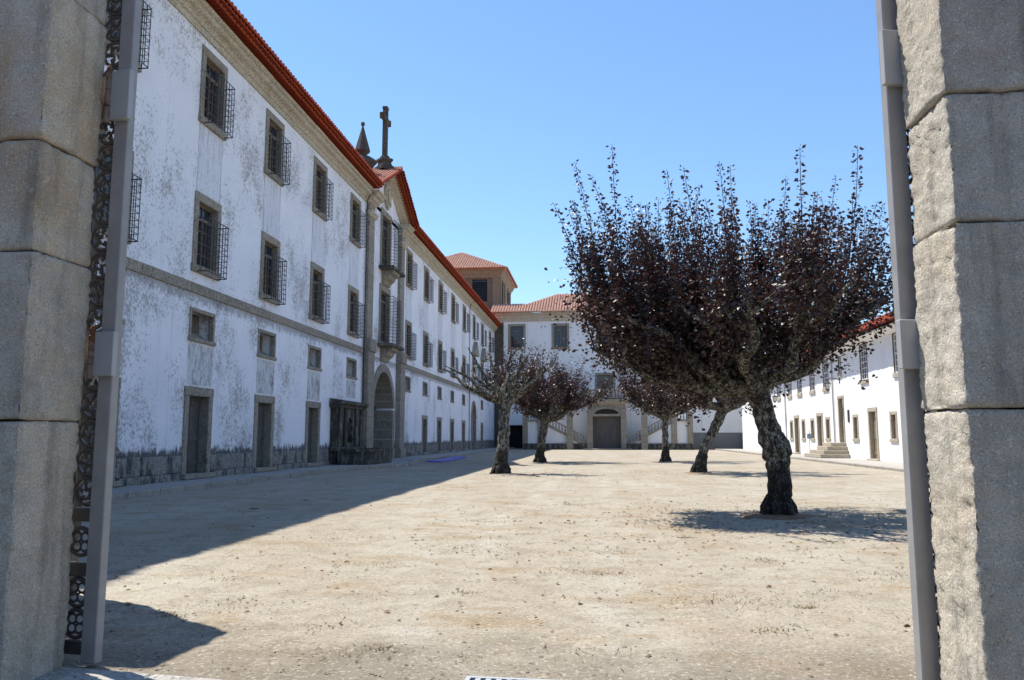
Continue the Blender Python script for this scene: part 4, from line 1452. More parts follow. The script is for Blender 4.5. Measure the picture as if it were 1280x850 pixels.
for s in (-1, 1):
    SX = lambda a, b: sorted((s * a, s * b))
    # lower flight: from beside the portal outwards up to the side landing
    lo = [(s * 2.35, 0.0), (s * 7.7, 0.0), (s * 7.7, LAND), (s * 2.6, 0.45)]
    MB().prism_y(lo, 0.25, 1.95).build('flight_wall', 'backwhite', st)
    ct = [(s * 2.5, 0.42), (s * 7.7, LAND + 0.02), (s * 7.7, LAND + 0.34), (s * 2.5, 0.74)]
    MB().prism_y(ct, 0.12, 0.42).build('string_stone', 'trim', st)
    tr = MB()
    for k in range(18):
        x = 2.6 + k * 5.1 / 18
        tr.box(*SX(x, x + 5.1 / 18), 0.43, 1.94, 0.2 + k * 2.65 / 18, 0.62 + (k + 1) * 2.65 / 18)
    tr.build('treads', 'trim', st)
    MB().prism_y([(s * 2.5, 1.42), (s * 7.7, LAND + 0.98), (s * 7.7, LAND + 1.14), (s * 2.5, 1.58)], 0.12, 0.40).build('handrail', 'trim', st)
    bal = MB().lathe([(0.09, 0), (0.09, 0.06), (0.05, 0.1), (0.1, 0.28), (0.045, 0.52), (0.07, 0.62), (0.09, 0.66), (0.09, 0.74)], 8).mesh('baluster', 'trim')
    for k in range(14):
        x = 2.75 + k * 0.36
        z = 0.74 + (x - 2.5) / 5.2 * (LAND + 0.34 - 0.74)
        link('baluster', bal, st, (s * x, 0.27, z - 0.05))
    # base course along the ground
    MB().cbox(*SX(2.3, 10.0), -0.06, 0.24, 0.0, 0.72, 0.02).build('base_course', 'mossy', st)
    # tall lamp pillar in front of the flight
    z = 0.0
    while z < 5.0:
        z2 = min(z + 0.85, 5.0)
        MB().cbox(*SX(3.98, 4.72), -0.3, 0.1, z + 0.004, z2 - 0.004, 0.02).build('pillar_stone', 'trim', st)
        z = z2
    m = MB()
    m.lathe([(0.55, 5.0), (0.6, 5.12), (0.4, 5.22), (0.3, 5.5), (0.12, 5.95), (0.14, 6.1), (0.03, 6.25)], 8, (s * 4.35, -0.1))
    m.build('pillar_cap', 'trim', st)
    # side landing block
    MB().box(*SX(7.7, 9.9), 0.25, 5.2, 0, LAND + 0.3).build('landing_wall', 'backwhite', st)
    for x in (7.5, 9.35):
        MB().cbox(*SX(x, x + 0.62), -0.04, 0.3, 0.72, LAND + 1.3, 0.02).build('quoin', 'trim', st)
    MB().cbox(*SX(7.5, 9.98), 0.0, 0.32, LAND + 0.2, LAND + 0.42, 0.02).build('landing_string', 'trim', st)
    MB().cbox(*SX(7.5, 9.98), 0.0, 0.32, LAND + 1.12, LAND + 1.32, 0.02).build('handrail', 'trim', st)
    for k in range(4):
        link('baluster', bal, st, (s * (8.25 + k * 0.34), 0.16, LAND + 0.4))
    # upper flight: back from the landing to the terrace
    hi = [(s * 2.25, 0), (s * 7.7, 0), (s * 7.7, LAND + 0.3), (s * 2.25, TOP)]
    MB().prism_y(hi, 2.9, 5.2).build('upper_wall', 'backwhite', st)
    MB().prism_y([(s * 2.25, TOP - 0.05), (s * 7.7, LAND + 0.25), (s * 7.7, LAND + 0.55), (s * 2.25, TOP + 0.25)], 2.78, 3.06).build('string_stone', 'trim', st)
    MB().prism_y([(s * 2.25, TOP + 0.9), (s * 7.7, LAND + 1.2), (s * 7.7, LAND + 1.36), (s * 2.25, TOP + 1.06)], 2.78, 3.06).build('handrail', 'trim', st)
    for k in range(14):
        x = 2.5 + k * 0.37
        link('baluster', bal, st, (s * x, 2.92, TOP + 0.2 - (x - 2.25) / 5.45 * (TOP - LAND - 0.3)))
# terrace balustrade over the portal
MB().cbox(-2.3, 2.3, -0.3, 0.1, 6.0, 6.16, 0.02).build('terrace_edge', 'trim', st)
MB().cbox(-2.3, 2.3, -0.28, 0.08, 6.92, 7.1, 0.02).build('handrail', 'trim', st)
for x in (-2.2, -0.85, 0.85, 2.2):
    MB().cbox(x - 0.16, x + 0.16, -0.24, 0.04, 6.16, 6.92, 0.02).build('pedestal', 'trim', st)
for k in range(15):
    x = -2.0 + k * 0.285
    if min(abs(x - q) for q in (-2.2, -0.85, 0.85, 2.2)) > 0.2:
        link('baluster', bal, st, (x, -0.1, 6.16))

# ------------------------------------------------------------------ corner tower
tw = thing('corner_tower', 'square brown stone tower with pyramidal tile roof behind the wing', 'tower', (-19.4, 112.5, 0))
m = MB()
hw = 6.5
holes = [(-4.75, -2.65, 20.0, 23.1, 0.5), (2.65, 4.75, 20.0, 23.1, 0.5)]
for k in range(4):
    q = wall_mesh(MB(), -hw, hw, 0, 24.0, holes)
    R = Matrix.Rotation(k * math.pi / 2, 3, 'Z')
    m.add([R @ Vector((x, y - hw, z)) for x, y, z in q.v], q.f)
m.build('wall', 'towerst', tw)
lou = MB().box(-1.05, 1.05, 0.42, 0.5, 0, 3.1).mesh('louvre_window', 'glass')
slat = MB()
for z in range(10):
    slat.prism_x([(0.2, 0.1 + z * 0.28), (0.4, 0.26 + z * 0.28), (0.4, 0.3 + z * 0.28), (0.2, 0.14 + z * 0.28)], -1.04, 1.04)
slat = slat.mesh('louvres', 'iron')
for k in range(4):
    for x in (-3.7, 3.7):
        p = Matrix.Rotation(k * math.pi / 2, 3, 'Z') @ Vector((x, -hw, 20.0))
        ob = link('louvre_window', lou, tw, p, k * math.pi / 2)
        link('louvres', slat, ob)
for k in range(4):
    for x in (-hw, -0.9, hw - 1.0):
        xa = x if x != hw - 1.0 else x
        q = MB().cbox(xa + (0.006 if x < 0 else 0), xa + (1.8 if x == -0.9 else 1.0) - 0.006, -hw - 0.14, -hw + 0.02, 15.0, 23.3, 0.02)
        R = Matrix.Rotation(k * math.pi / 2, 3, 'Z')
        q.v = [tuple(R @ Vector(v)) for v in q.v]
        q.build('pilaster', 'towertrim', tw)
m = MB()
prof = [(0.0, 23.3), (0.15, 23.3), (0.2, 23.6), (0.35, 23.75), (0.55, 24.1), (0.6, 24.4), (0.0, 24.4)]
c4 = [(-1, -1), (1, -1), (1, 1), (-1, 1)]
m.sweep(prof, [((a * hw, b * hw, 0), (a, b, 0), (0, 0, 1)) for a, b in c4], closed=True)
m.build('cornice', 'towertrim', tw)
m = MB()
e, zt = hw + 0.95, 28.4
m.add([(a * e, b * e, 24.45) for a, b in c4] + [(0, 0, zt)], [(0, 1, 4), (1, 2, 4), (2, 3, 4), (3, 0, 4)])
m.sweep([(0, 24.38), (0, 24.5), (-0.4, 24.5), (-0.4, 24.38)], [((a * e, b * e, 0), (a, b, 0), (0, 0, 1)) for a, b in c4], closed=True)
rf = m.build('roof', 'tilepale', tw)
m = MB()
sl = math.hypot(e, zt - 24.45)
for k in range(4):
    R = Matrix.Rotation(k * math.pi / 2, 3, 'Z')
    tile_slope(m, R @ Vector((-e, -e - 0.1, 24.47)), R @ Vector((1, 0, 0)), R @ Vector((0, e, zt - 24.45)), int(2 * e / 0.36), sl, 0.36, 0.5,
               clip=lambda u: (0.0, sl * (1 - abs(u - e) / e)))
stuff(m.build('roof_tiles', 'tilepale', rf, recalc=False))
# eave underside in red tile
m = MB()
for k in range(4):
    R = Matrix.Rotation(k * math.pi / 2, 3, 'Z')
    tile_slope(m, R @ Vector((-e, -e - 0.06, 24.36)), R @ Vector((1, 0, 0)), R @ Vector((0, 1, 0)), int(2 * e / 0.36), 0.6, 0.36, 0.6)
stuff(m.build('eave_tiles', 'tile', rf, recalc=False))

# ------------------------------------------------------------------ right building (local x = -world y, outside = -y -> world -x)
XR = 16.5
rb = thing('white_house', 'long two-storey white house in full sun with sash windows', 'building', (XR, 0, 0), -math.pi / 2)


def sash_window(W, H):
    fr = MB()
    t = 0.06
    fr.box(-W / 2, -W / 2 + t, 0.04, 0.12, 0, H).box(W / 2 - t, W / 2, 0.04, 0.12, 0, H)
    fr.box(-W / 2 + t, W / 2 - t, 0.04, 0.12, H - t, H).box(-W / 2 + t, W / 2 - t, 0.04, 0.12, 0, t).box(-W / 2 + t, W / 2 - t, 0.035, 0.12, H / 2 - 0.04, H / 2 + 0.04)
    for x in (-W / 6, W / 6):
        fr.box(x - 0.022, x + 0.022, 0.06, 0.11, t, H - t)
    for z in (H * 0.17, H * 0.335, H * 0.665, H * 0.83):
        fr.box(-W / 2 + t, W / 2 - t, 0.06, 0.11, z - 0.022, z + 0.022)
    me = fr.mesh('window', 'sash')
    pw, ph = (W - 2 * t) / 3, 1
    kids = [('pane', MB().box(-W / 2 + t, W / 2 - t, 0.09, 0.10, t, H / 2 - 0.04).mesh('pane', 'glass')),
            ('pane', MB().box(-W / 2 + t, W / 2 - t, 0.09, 0.10, H / 2 + 0.04, H - t).mesh('pane', 'glass')),
            ('back', MB().box(-W / 2, W / 2, 0.16, 0.2, 0, H).mesh('back', 'dark')),
            ('sill', MB().cbox(-W / 2 - 0.12, W / 2 + 0.12, -0.09, 0.16, -0.26, -0.003, 0.015).mesh('sill', 'paleston')),
            ('frame', MB().box(-W / 2 - 0.06, -W / 2, -0.02, 0.13, 0, H + 0.06).box(W / 2, W / 2 + 0.06, -0.02, 0.13, 0, H + 0.06).box(-W / 2, W / 2, -0.02, 0.13, H, H + 0.06).mesh('frame', 'brown'))]
    return ('window', me, kids)


def shuttered(W, H, j=0.2):
    me = MB().box(-W / 2 + j, W / 2 - j, 0.14, 0.19, j, H - j).mesh('window', 'doorlight')
    kids = surround(W, H, j, j, j, 0.03, 0.13, 'paleston')
    kids.append(('rail', MB().box(-0.02, 0.02, 0.12, 0.14, j, H - j).mesh('rail', 'doorlight')))
    return ('window', me, kids)


SWN = sash_window(1.25, 2.15)
rh = []
def rhole(y, w, z0, z1, d=0.2):
    rh.append((-y - w / 2, -y + w / 2, z0, z1, d))
for y in (38.8, 44.9, 50.5, 58.7, 62.3, 66.1, 69.4, 73.5, 77.5, 81.5):
    rhole(y, 1.37, 5.0, 7.21, 0.25)
    place(SWN, rb, (-y, 0, 5.0))
small = sash_window(0.5, 1.1)
rhole(55.3, 0.6, 5.75, 6.9, 0.2)
place(small, rb, (-55.3, 0, 5.75))
LW = shuttered(1.1, 1.72)
for y in (40.5, 46.1, 52.6, 58.7, 62.75, 65.4, 69.3, 77.0):
    rhole(y, 0.9, 1.3, 2.8, 0.2)
    place(LW, rb, (-y, 0, 1.2))
RD = plank_door(1.55, 3.05, 0.2, 0.26, 0.1, 2, 'doorlight', 'paleston', 0.2)
RT = plank_door(1.25, 3.1, 0.18, 0.2, 0, 2, 'doorlight', 'paleston', 0.2)
for y in (60.7, 67.5):
    rhole(y, 1.4, 0.12, 3.1, 0.28)
    place(RD, rb, (-y, 0, 0.22))
rhole(55.45, 1.1, 1.12, 4.1, 0.28)
place(RT, rb, (-55.45, 0, 1.15))
rhole(49.4, 1.4, 0.12, 3.1, 0.6)
od = place(RD, rb, (-49.4, 0, 0.2))
rhole(75.0, 1.1, 0.12, 2.3, 0.3)
MB().box(-75.5, -74.5, 0.15, 0.2, 0.12, 2.3).build('door', 'cabinet', rb)
m = wall_mesh(MB(), -92.0, -22.0, 0.0, 7.45, rh)
m.add([(-22, 0, 0), (-22, 12, 0), (-22, 12, 7.45), (-22, 0, 7.45), (-92, 0, 0), (-92, 12, 0), (-92, 12, 7.45), (-92, 0, 7.45)], [(0, 1, 2, 3), (4, 5, 6, 7), (1, 2, 6, 5)])
m.build('wall', 'white', rb)
MB().prism_x([(0.02, 7.25), (-0.1, 7.25), (-0.25, 7.36), (-0.55, 7.45), (-0.62, 7.5), (-0.62, 7.58), (0.02, 7.58)], -92.1, -21.9).build('eave_cornice', 'white', rb)
m = MB()
m.add([(-92.3, -0.78, 7.62), (-21.7, -0.78, 7.62), (-21.7, 6, 10.8), (-92.3, 6, 10.8), (-92.3, 12.6, 7.6), (-21.7, 12.6, 7.6)], [(0, 1, 2, 3), (3, 2, 5, 4)])
rf = m.build('roof', 'tile', rb)
m = MB()
tile_slope(m, (-92.3, -0.9, 7.62), (1, 0, 0), (0, 6.78, 3.18), int(70 / 0.25), 7.4, 0.25, 0.48)
stuff(m.build('roof_tiles', 'tile', rf, recalc=False))
for u in (-57.0, -71.0):
    MB().tube([(u, -0.07, 0.15), (u, -0.07, 7.0), (u, -0.5, 7.4)], 0.045, 8).build('downpipe', 'cabinet', rb)
# notice inside the open door
nb = thing('door_notice', 'teal notice on the tan door of the white house', 'notice', (XR + 0.155, 49.25, 1.75), -math.pi / 2)
MB().cbox(-0.22, 0.22, -0.004, 0.008, -0.35, 0.35, 0.002).build('sheet', 'teal', nb)
# plaque beside the raised door
pq = MB().cbox(-0.15, 0.15, -0.05, -0.003, -0.4, 0.4, 0.008).build('wall_plaque', 'iron', None)
pq.location = (XR, 53.9, 2.85)
pq.rotation_euler = (0, 0, -math.pi / 2)
tag(pq, 'small dark plaque on the sunlit wall near the raised door', 'plaque')

# doorsteps to the raised door
sp = thing('door_steps', 'four pale granite steps up to the raised door of the white house', 'steps', (XR, 55.6, 0.12), -math.pi / 2)
for k in range(4):
    MB().cbox(-2.5 + k * 0.3 + (0.5 if k > 1 else 0), 1.6 - k * 0.24, -1.9 + k * 0.3, -0.01, k * 0.25 + (0.0 if k == 0 else 0.003), (k + 1) * 0.25, 0.02).build('step', 'paleston', sp)


def wall_lantern(loc, label, ry):
    g = thing('wall_lantern', label, 'lantern', loc, -math.pi / 2, 'lanterns on the white house')
    MB().tube([(0, 0, 0), (0, -0.25, 0.12), (0, -0.55, 0.16), (0, -0.8, 0.05), (0, -0.8, -0.05)], 0.028, 6).build('bracket', 'iron', g)
    MB().cbox(-0.07, 0.07, -0.03, 0.0, -0.2, 0.2, 0.01).build('wall_plate', 'iron', g)
    m = MB()
    m.lathe([(0.05, -0.05), (0.22, -0.16), (0.24, -0.2), (0.2, -0.22), (0.05, -0.22)], 6, (0, -0.8))
    m.lathe([(0.14, -0.62), (0.16, -0.6), (0.05, -0.7), (0.02, -0.76)], 6, (0, -0.8))
    for k in range(6):
        a = k * math.pi / 3
        m.tube([(0.2 * math.cos(a), -0.8 + 0.2 * math.sin(a), -0.22), (0.13 * math.cos(a), -0.8 + 0.13 * math.sin(a), -0.61)], 0.014, 4)
    m.build('cage', 'iron', g)
    m = MB()
    m.lathe([(0.17, -0.23), (0.11, -0.6)], 6, (0, -0.8))
    m.build('globe', 'sash', g)


wall_lantern((XR, 71.6, 5.2), 'black iron lantern on a curled bracket far along the white house', 0)
wall_lantern((XR, 55.5, 5.3), 'black iron lantern on a bracket above the raised door', 0)

# small sign on a post
sg = thing('sign_post', 'small blue sign board on a thin post before the white house', 'sign', (15.0, 58.0, 0.12), math.radians(-12))
MB().tube([(0, 0.03, 0), (0, 0.03, 1.85)], 0.025, 8).build('post', 'cabinet', sg)
MB().cbox(-0.16, 0.16, -0.02, 0.0, 1.25, 1.6, 0.005).build('board', 'signblue', sg)

# blue sheet added to paint in a shine on the paving by the kerb
tb = MB()
nx, ny = 16, 24
for j in range(ny + 1):
    for i in range(nx + 1):
        u, v = i / nx, j / ny
        x = -10.1 + 0.9 * u + 0.15 * math.sin(v * 5)
        y = 46.5 + 10.5 * v
        edge = min(1.0, 6 * u, 6 * (1 - u), 9 * v, 9 * (1 - v))
        z = 0.03 + edge * (0.06 + 0.08 * max(0, noise.noise((x * 2.5, y * 0.9, 2)) + 0.35))
        tb.v.append((x + 0.08 * noise.noise((x * 3, y, 7)), y, z))
for j in range(ny):
    for i in range(nx):
        a = j * (nx + 1) + i
        tb.f.append((a, a + 1, a + nx + 2, a + nx + 1))
o = tb.build('shine_sheet', 'blue', smooth=True)
so = o.modifiers.new('thick', 'SOLIDIFY')
so.thickness = 0.012
tag(o, 'strip of bright blue sheet painting in a shine along the shaded kerb', 'shine_sheet')

# wooded hill behind
m = MB()
xs = [-260 + 4 * k for k in range(66)]
for x in xs:
    h = 54 + 6 * noise.noise((x * 0.02, 0, 0)) + 2.6 * noise.noise((x * 0.17, 1, 0)) + 1.6 * noise.noise((x * 0.5, 2, 0))
    for k in range(12):
        f = k / 11
        m.v.append((x, 190 + 130 * f, h * math.sin(f * math.pi / 2) + (1.5 * noise.noise((x * 0.4, f * 20, 4)) if k else 0)))
for i in range(len(xs) - 1):
    for k in range(11):
        a = i * 12 + k
        m.f.append((a, a + 1, a + 13, a + 12))
struct(m.build('hills', 'hill', smooth=False, recalc=False))


# ------------------------------------------------------------------ trees
def leaf_mesh(name, P, D, Nn, size, var, mat, wd=0.33):
    """P base points, D directions, Nn normals: one folded leaf of four triangles for each"""
    P, D, Nn = np.asarray(P), np.asarray(D), np.asarray(Nn)
    D = D / np.linalg.norm(D, axis=1, keepdims=True)
    Sd = np.cross(D, Nn)
    Sd /= np.maximum(np.linalg.norm(Sd, axis=1, keepdims=True), 1e-6)
    Nn = np.cross(Sd, D)
    L = np.asarray(size)[:, None]
    a = P
    b = P + D * L * 0.45 + Sd * L * wd + Nn * L * 0.07
    c = P + D * L * 1.0 - Nn * L * 0.12
    d = P + D * L * 0.45 - Sd * L * wd + Nn * L * 0.07
    e = P + D * L * 0.5
    n = len(P)
    V = np.stack([a, b, c, d, e], 1).reshape(-1, 3)
    base = np.arange(n)[:, None] * 5
    F = np.concatenate([base + np.array([[0, 1, 4]]), base + np.array([[1, 2, 4]]), base + np.array([[2, 3, 4]]), base + np.array([[3, 0, 4]])], 1).reshape(-1, 3)
    me = bpy.data.meshes.new(name)
    me.vertices.add(len(V))
    me.vertices.foreach_set('co', V.ravel())
    me.loops.add(F.size)
    me.loops.foreach_set('vertex_index', F.ravel().astype(np.int32))
    me.polygons.add(len(F))
    me.polygons.foreach_set('loop_start', np.arange(0, F.size, 3, dtype=np.int32))
    at = me.attributes.new('leafvar', 'FLOAT', 'FACE')
    at.data.foreach_set('value', np.repeat(np.asarray(var), 4).astype(np.float32))
    me.materials.append(M[mat])
    me.update()
    me.validate()
    return me


def wobble_path(p0, p1, n, amp, rng, sag=0.0):
    p0, p1 = Vector(p0), Vector(p1)
    L = (p1 - p0).length
    d = (p1 - p0).normalized()
    ref = Vector((0, 0, 1)) if abs(d.z) < 0.9 else Vector((1, 0, 0))
    a = d.cross(ref).normalized()
    b = d.cross(a)
    ph = [rng.uniform(0, 6.28) for _ in range(4)]
    pts = []
    for k in range(n + 1):
        f = k / n
        env = math.sin(f * math.pi) ** 0.7 if 0 < f < 1 else 0
        w1 = math.sin(f * 7 + ph[0]) + 0.6 * math.sin(f * 15 + ph[1])
        w2 = math.sin(f * 6 + ph[2]) + 0.6 * math.sin(f * 13 + ph[3])
        pts.append(p0 + (p1 - p0) * f + a * (w1 * amp * L * env) + b * (w2 * amp * L * env) + Vector((0, 0, -sag * math.sin(f * math.pi) * L)))
    return pts


def plum_tree(label, base, trunk, radii, ends, crown, seed, leaf_mat='leaf'):
    """trunk: points from the ground to the fork; ends: tips of the main limbs;
    crown: dict(shoots, length, leaf, gap, fill, tilt, top)"""
    rng = random.Random(seed)
    t = thing('plum_tree', label, 'tree', base, 0, 'plum trees in the yard')
    # trunk with flared, knotted foot
    tp, tr = [], []
    n = len(trunk) - 1
    for k in range(n):
        for q in range(8):
            f = q / 8
            p = Vector(trunk[k]).lerp(Vector(trunk[k + 1]), f)
            tp.append(p + Vector((0.02 * math.sin(k * 2 + f * 5), 0.02 * math.cos(k + f * 4), 0)))
            tr.append(radii[k] * (1 - f) + radii[k + 1] * f)
    tp.append(Vector(trunk[-1]))
    tr.append(radii[-1])
    tp[0].z = -0.08
    tk = MB().tube(tp, tr, 26, 0.26, seed)
    for q in range(7):          # root flare
        a = q * 0.9 + rng.uniform(-0.2, 0.2)
        u = Vector((math.cos(a), math.sin(a), 0))
        r_ = radii[1]
        ln_ = rng.uniform(1.0, 1.35)
        tk.tube([u * (r_ * 0.5) + Vector((0, 0, 0.34)), u * (r_ * 0.95) + Vector((0, 0, 0.14)), u * (r_ * ln_) + Vector((0, 0, 0.0)), u * (r_ * (ln_ + 0.5)) + Vector((0, 0, -0.1))],
                [r_ * 0.4, r_ * 0.38, r_ * 0.22, r_ * 0.1], 8, 0.2, seed + q)
    tk.build('trunk', 'bark', t, smooth=True)
    fork = Vector(trunk[-1])
    nodes = []          # places where shoots start: (point, outward dir, weight)
    P, D, N, Sz, Vr = [], [], [], [], []
    twigs = MB()
    for e in ends:
        e = Vector(e)
        start = fork + Vector((0, 0, -0.12))
        pts = wobble_path(start, e, 16, 0.035, rng, crown.get('sag', 0.05))
        r0 = radii[-1] * rng.uniform(0.5, 0.66) * crown.get('limb', 1.0)
        rr = [r0 * (1 - k / 16) ** 0.8 + 0.028 for k in range(17)]
        MB().tube(pts, rr, 10, 0.2, seed).build('limb', 'bark', t, smooth=True)
        out_v = (e - fork)
        out_v.z = 0
        out_v.normalize()
        for k in range(5, 17):
            nodes.append((pts[k], out_v, k / 16))
        # secondary branches
        for q in range(crown.get('sec', 4)):
            k = rng.randint(4, 14)
            side = Vector((-out_v.y, out_v.x, 0)) * rng.uniform(-1.0, 1.0)
            tip = pts[k] + (out_v * rng.uniform(0.1, 0.8) + side + Vector((0, 0, rng.uniform(0.15, 0.9)))) * rng.uniform(0.7, 1.3) * crown.get('seclen', 1.0)
            sp_ = wobble_path(pts[k], tip, 8, 0.05, rng)
            MB().tube(sp_, [rr[k] * 0.55 * (1 - j / 9) + 0.015 for j in range(9)], 7, 0.15, seed).build('branch', 'bark', t, smooth=True)
            od = (tip - fork)
            od.z = 0
            od.normalize()
            for j in range(2, 9):
                nodes.append((sp_[j], od, 0.5 + j / 16))
    # upright shoots carrying alternate leaves
    rad = crown['radius']
    cen = Vector(crown['centre'])
    ls = crown['leaf']
    for s in range(crown['shoots']):
        p, od, wgt = rng.choice([q for q in nodes if q[0].x > crown['xmin']] if 'xmin' in crown else nodes)
        p = p + Vector((rng.gauss(0, 0.05), rng.gauss(0, 0.05), 0))
        dist = math.hypot(p.x - cen.x, p.y - cen.y) / rad
        ln = rng.uniform(*crown['length']) * (1.0 - 0.25 * max(0, dist - 0.7) / 0.3)
        if rng.random() < crown.get('spike', 0.12):
            ln *= 1.35
        ln = max(0.4, min(ln, crown['top'] - p.z + rng.uniform(-1.4, 0.25)))
        tilt = crown.get('tilt', 0.35) * dist
        jt = crown.get('jit', 0.12)
        d = Vector((od.x * tilt + rng.gauss(0, jt), od.y * tilt + rng.gauss(0, jt), 1)).normalized()
        bend = Vector((rng.gauss(0, 0.06), rng.gauss(0, 0.06), 0))
        nseg = 5
        pp = [p + d * (ln * k / nseg) + bend * (ln * (k / nseg) ** 2) for k in range(nseg + 1)]
        twigs.tube(pp, [0.010 * (1 - k / 6) + 0.002 for k in range(nseg + 1)], 4, cap=False)
        nl = int(ln / crown['gap'])
        for k in range(nl):
            f = (k + rng.random() * 0.6) / nl
            if rng.random() < crown.get('bare', 0.0):
                continue
            q = p + d * (ln * f) + bend * (ln * f * f)
            an = k * 2.4 + rng.random()
            elev = rng.uniform(-0.7, 0.8)
            dd = Vector((math.cos(an) * math.cos(elev), math.sin(an) * math.cos(elev), math.sin(elev)))
            P.append(q + dd * (ls * rng.uniform(0.1, 0.6)))
            D.append(dd)
            N.append((rng.gauss(0, 1), rng.gauss(0, 1), rng.gauss(0.35, 0.8)))
            Sz.append(ls * rng.uniform(0.5, 1.25) * (1 - 0.5 * max(0, f - 0.6)))
            v = rng.random() * 0.55 + 0.28 * max(0, f - 0.45)
            Vr.append(0.98 if rng.random() < 0.07 else min(0.85, v))
    # leaves close to the limbs and hanging under the crown
    for s in range(crown['fill']):
        p, od, wgt = rng.choice([q for q in nodes if q[2] > 0.5])
        r = rng.uniform(0.1, 0.55) * crown.get('fillr', 1.0)
        c = p + Vector((rng.gauss(0, 0.4) * r + od.x * r * 0.5, rng.gauss(0, 0.4) * r + od.y * r * 0.5, rng.gauss(0.05, 0.5) * r))
        for k in range(crown.get('clump', 9)):
            q = c + Vector((rng.gauss(0, 0.12), rng.gauss(0, 0.12), rng.gauss(0, 0.12)))
            an = rng.uniform(0, 6.28)
            P.append(q)
            D.append((math.cos(an), math.sin(an), rng.uniform(-0.9, 0.4)))
            N.append((rng.gauss(0, 1), rng.gauss(0, 1), rng.gauss(0.3, 0.8)))
            Sz.append(ls * rng.uniform(0.7, 1.2))
            Vr.append(0.97 if rng.random() < 0.07 else rng.random() * 0.5)
    twigs.build('shoots', 'twig', t)
    stuff(link('crown', leaf_mesh('crown', [tuple(x) for x in P], [tuple(x) for x in D], [tuple(x) for x in N], Sz, Vr, leaf_mat), t))
    return t


def ring_ends(c, r, n, z, seed, jr=0.12, jz=0.35, squash=1.0, a0=0.0):
    rg = random.Random(seed)
    o = []
    for k in range(n):
        a = a0 + 2 * math.pi * (k + rg.uniform(-0.25, 0.25)) / n
        rr = r * rg.uniform(1 - jr, 1 + jr)
        o.append((c[0] + rr * math.cos(a), c[1] + rr * math.sin(a) * squash, z + rg.uniform(-jz, jz)))
    return o


# the near tree: trunk leans to the left, wide vase crown
plum_tree('broad dark purple plum tree with thick knotted trunk, nearest the gateway', (3.45, 15.8, 0),
          [(0, 0, 0), (-0.02, 0, 0.12), (0.02, 0, 0.45), (0.0, 0, 0.95), (0.0, 0, 1.25), (-0.12, 0, 1.7), (-0.27, -0.02, 2.2), (-0.38, -0.05, 2.55)],
          [0.37, 0.27, 0.225, 0.21, 0.27, 0.205, 0.195, 0.23],
          [(-3.75, -0.1, 3.95), (-2.9, -1.6, 3.7), (-2.7, 1.8, 3.9), (-2.5, 0.3, 4.7), (-3.3, 0.5, 4.3), (-0.9, -2.5, 3.75), (-0.6, 2.7, 4.0), (0.9, -2.0, 4.1), (1.1, 2.0, 4.2), (2.0, -0.5, 4.1), (1.8, 0.7, 4.3), (-1.6, 0.3, 4.6), (-0.3, -0.6, 4.7), (0.75, 0.3, 4.5), (-0.5, 0.5, 4.8), (-3.4, 1.0, 3.3), (-3.5, -0.8, 3.15), (-2.2, -0.4, 3.15)],
          dict(shoots=400, length=(1.0, 2.6), leaf=0.09, gap=0.0165, fill=1900, clump=12, radius=3.4, centre=(-0.9, 0, 4), top=6.75, tilt=0.36, sec=5, spike=0.25, jit=0.075, near=0.12), 11)
plum_tree('plum tree with a strongly leaning slender trunk', (4.26, 34.2, 0),
          [(0, 0, 0), (0.06, 0, 0.15), (0.22, 0, 0.8), (0.5, 0, 1.5), (0.85, 0, 2.1), (1.2, 0, 2.75)],
          [0.33, 0.26, 0.21, 0.195, 0.19, 0.2],
          ring_ends((0.7, 0, 0), 2.7, 9, 4.2, 5) + [(0.2, 0.3, 4.8), (1.4, -0.4, 4.9)],
          dict(shoots=210, length=(0.9, 2.0), leaf=0.13, gap=0.042, fill=1000, clump=9, radius=2.9, centre=(0.7, 0, 4), top=6.3, tilt=0.4, sec=4), 12)
plum_tree('plum tree with a straight upright trunk before the staircase', (4.2, 49.3, 0),
          [(0, 0, 0), (0, 0, 0.15), (0.03, 0, 1.0), (0.03, 0, 2.0), (0.05, 0, 2.75)],
          [0.34, 0.27, 0.2, 0.185, 0.2],
          ring_ends((0.1, 0, 0), 2.8, 9, 4.4, 6) + [(-0.3, 0.2, 4.9), (0.4, -0.3, 5.0)],
          dict(shoots=200, length=(0.9, 2.0), leaf=0.15, gap=0.05, fill=900, clump=7, radius=2.9, centre=(0, 0, 4), top=6.6, tilt=0.4, sec=4), 13)
plum_tree('reddish bushy plum tree standing at the edge of the building shade', (-3.3, 47.0, 0),
          [(0, 0, 0), (0, 0, 0.15), (0.08, 0, 1.0), (0.2, 0, 1.9), (0.3, 0, 2.6)],
          [0.4, 0.3, 0.24, 0.23, 0.26],
          ring_ends((0.75, 0, 0), 2.7, 10, 4.2, 8) + [(0.3, 0.2, 4.8), (1.2, -0.3, 4.9)],
          dict(shoots=300, length=(0.9, 2.1), leaf=0.14, gap=0.047, fill=1000, clump=7, radius=2.8, centre=(0.7, 0, 4), top=6.75, tilt=0.38, sec=4), 14, 'leafred')
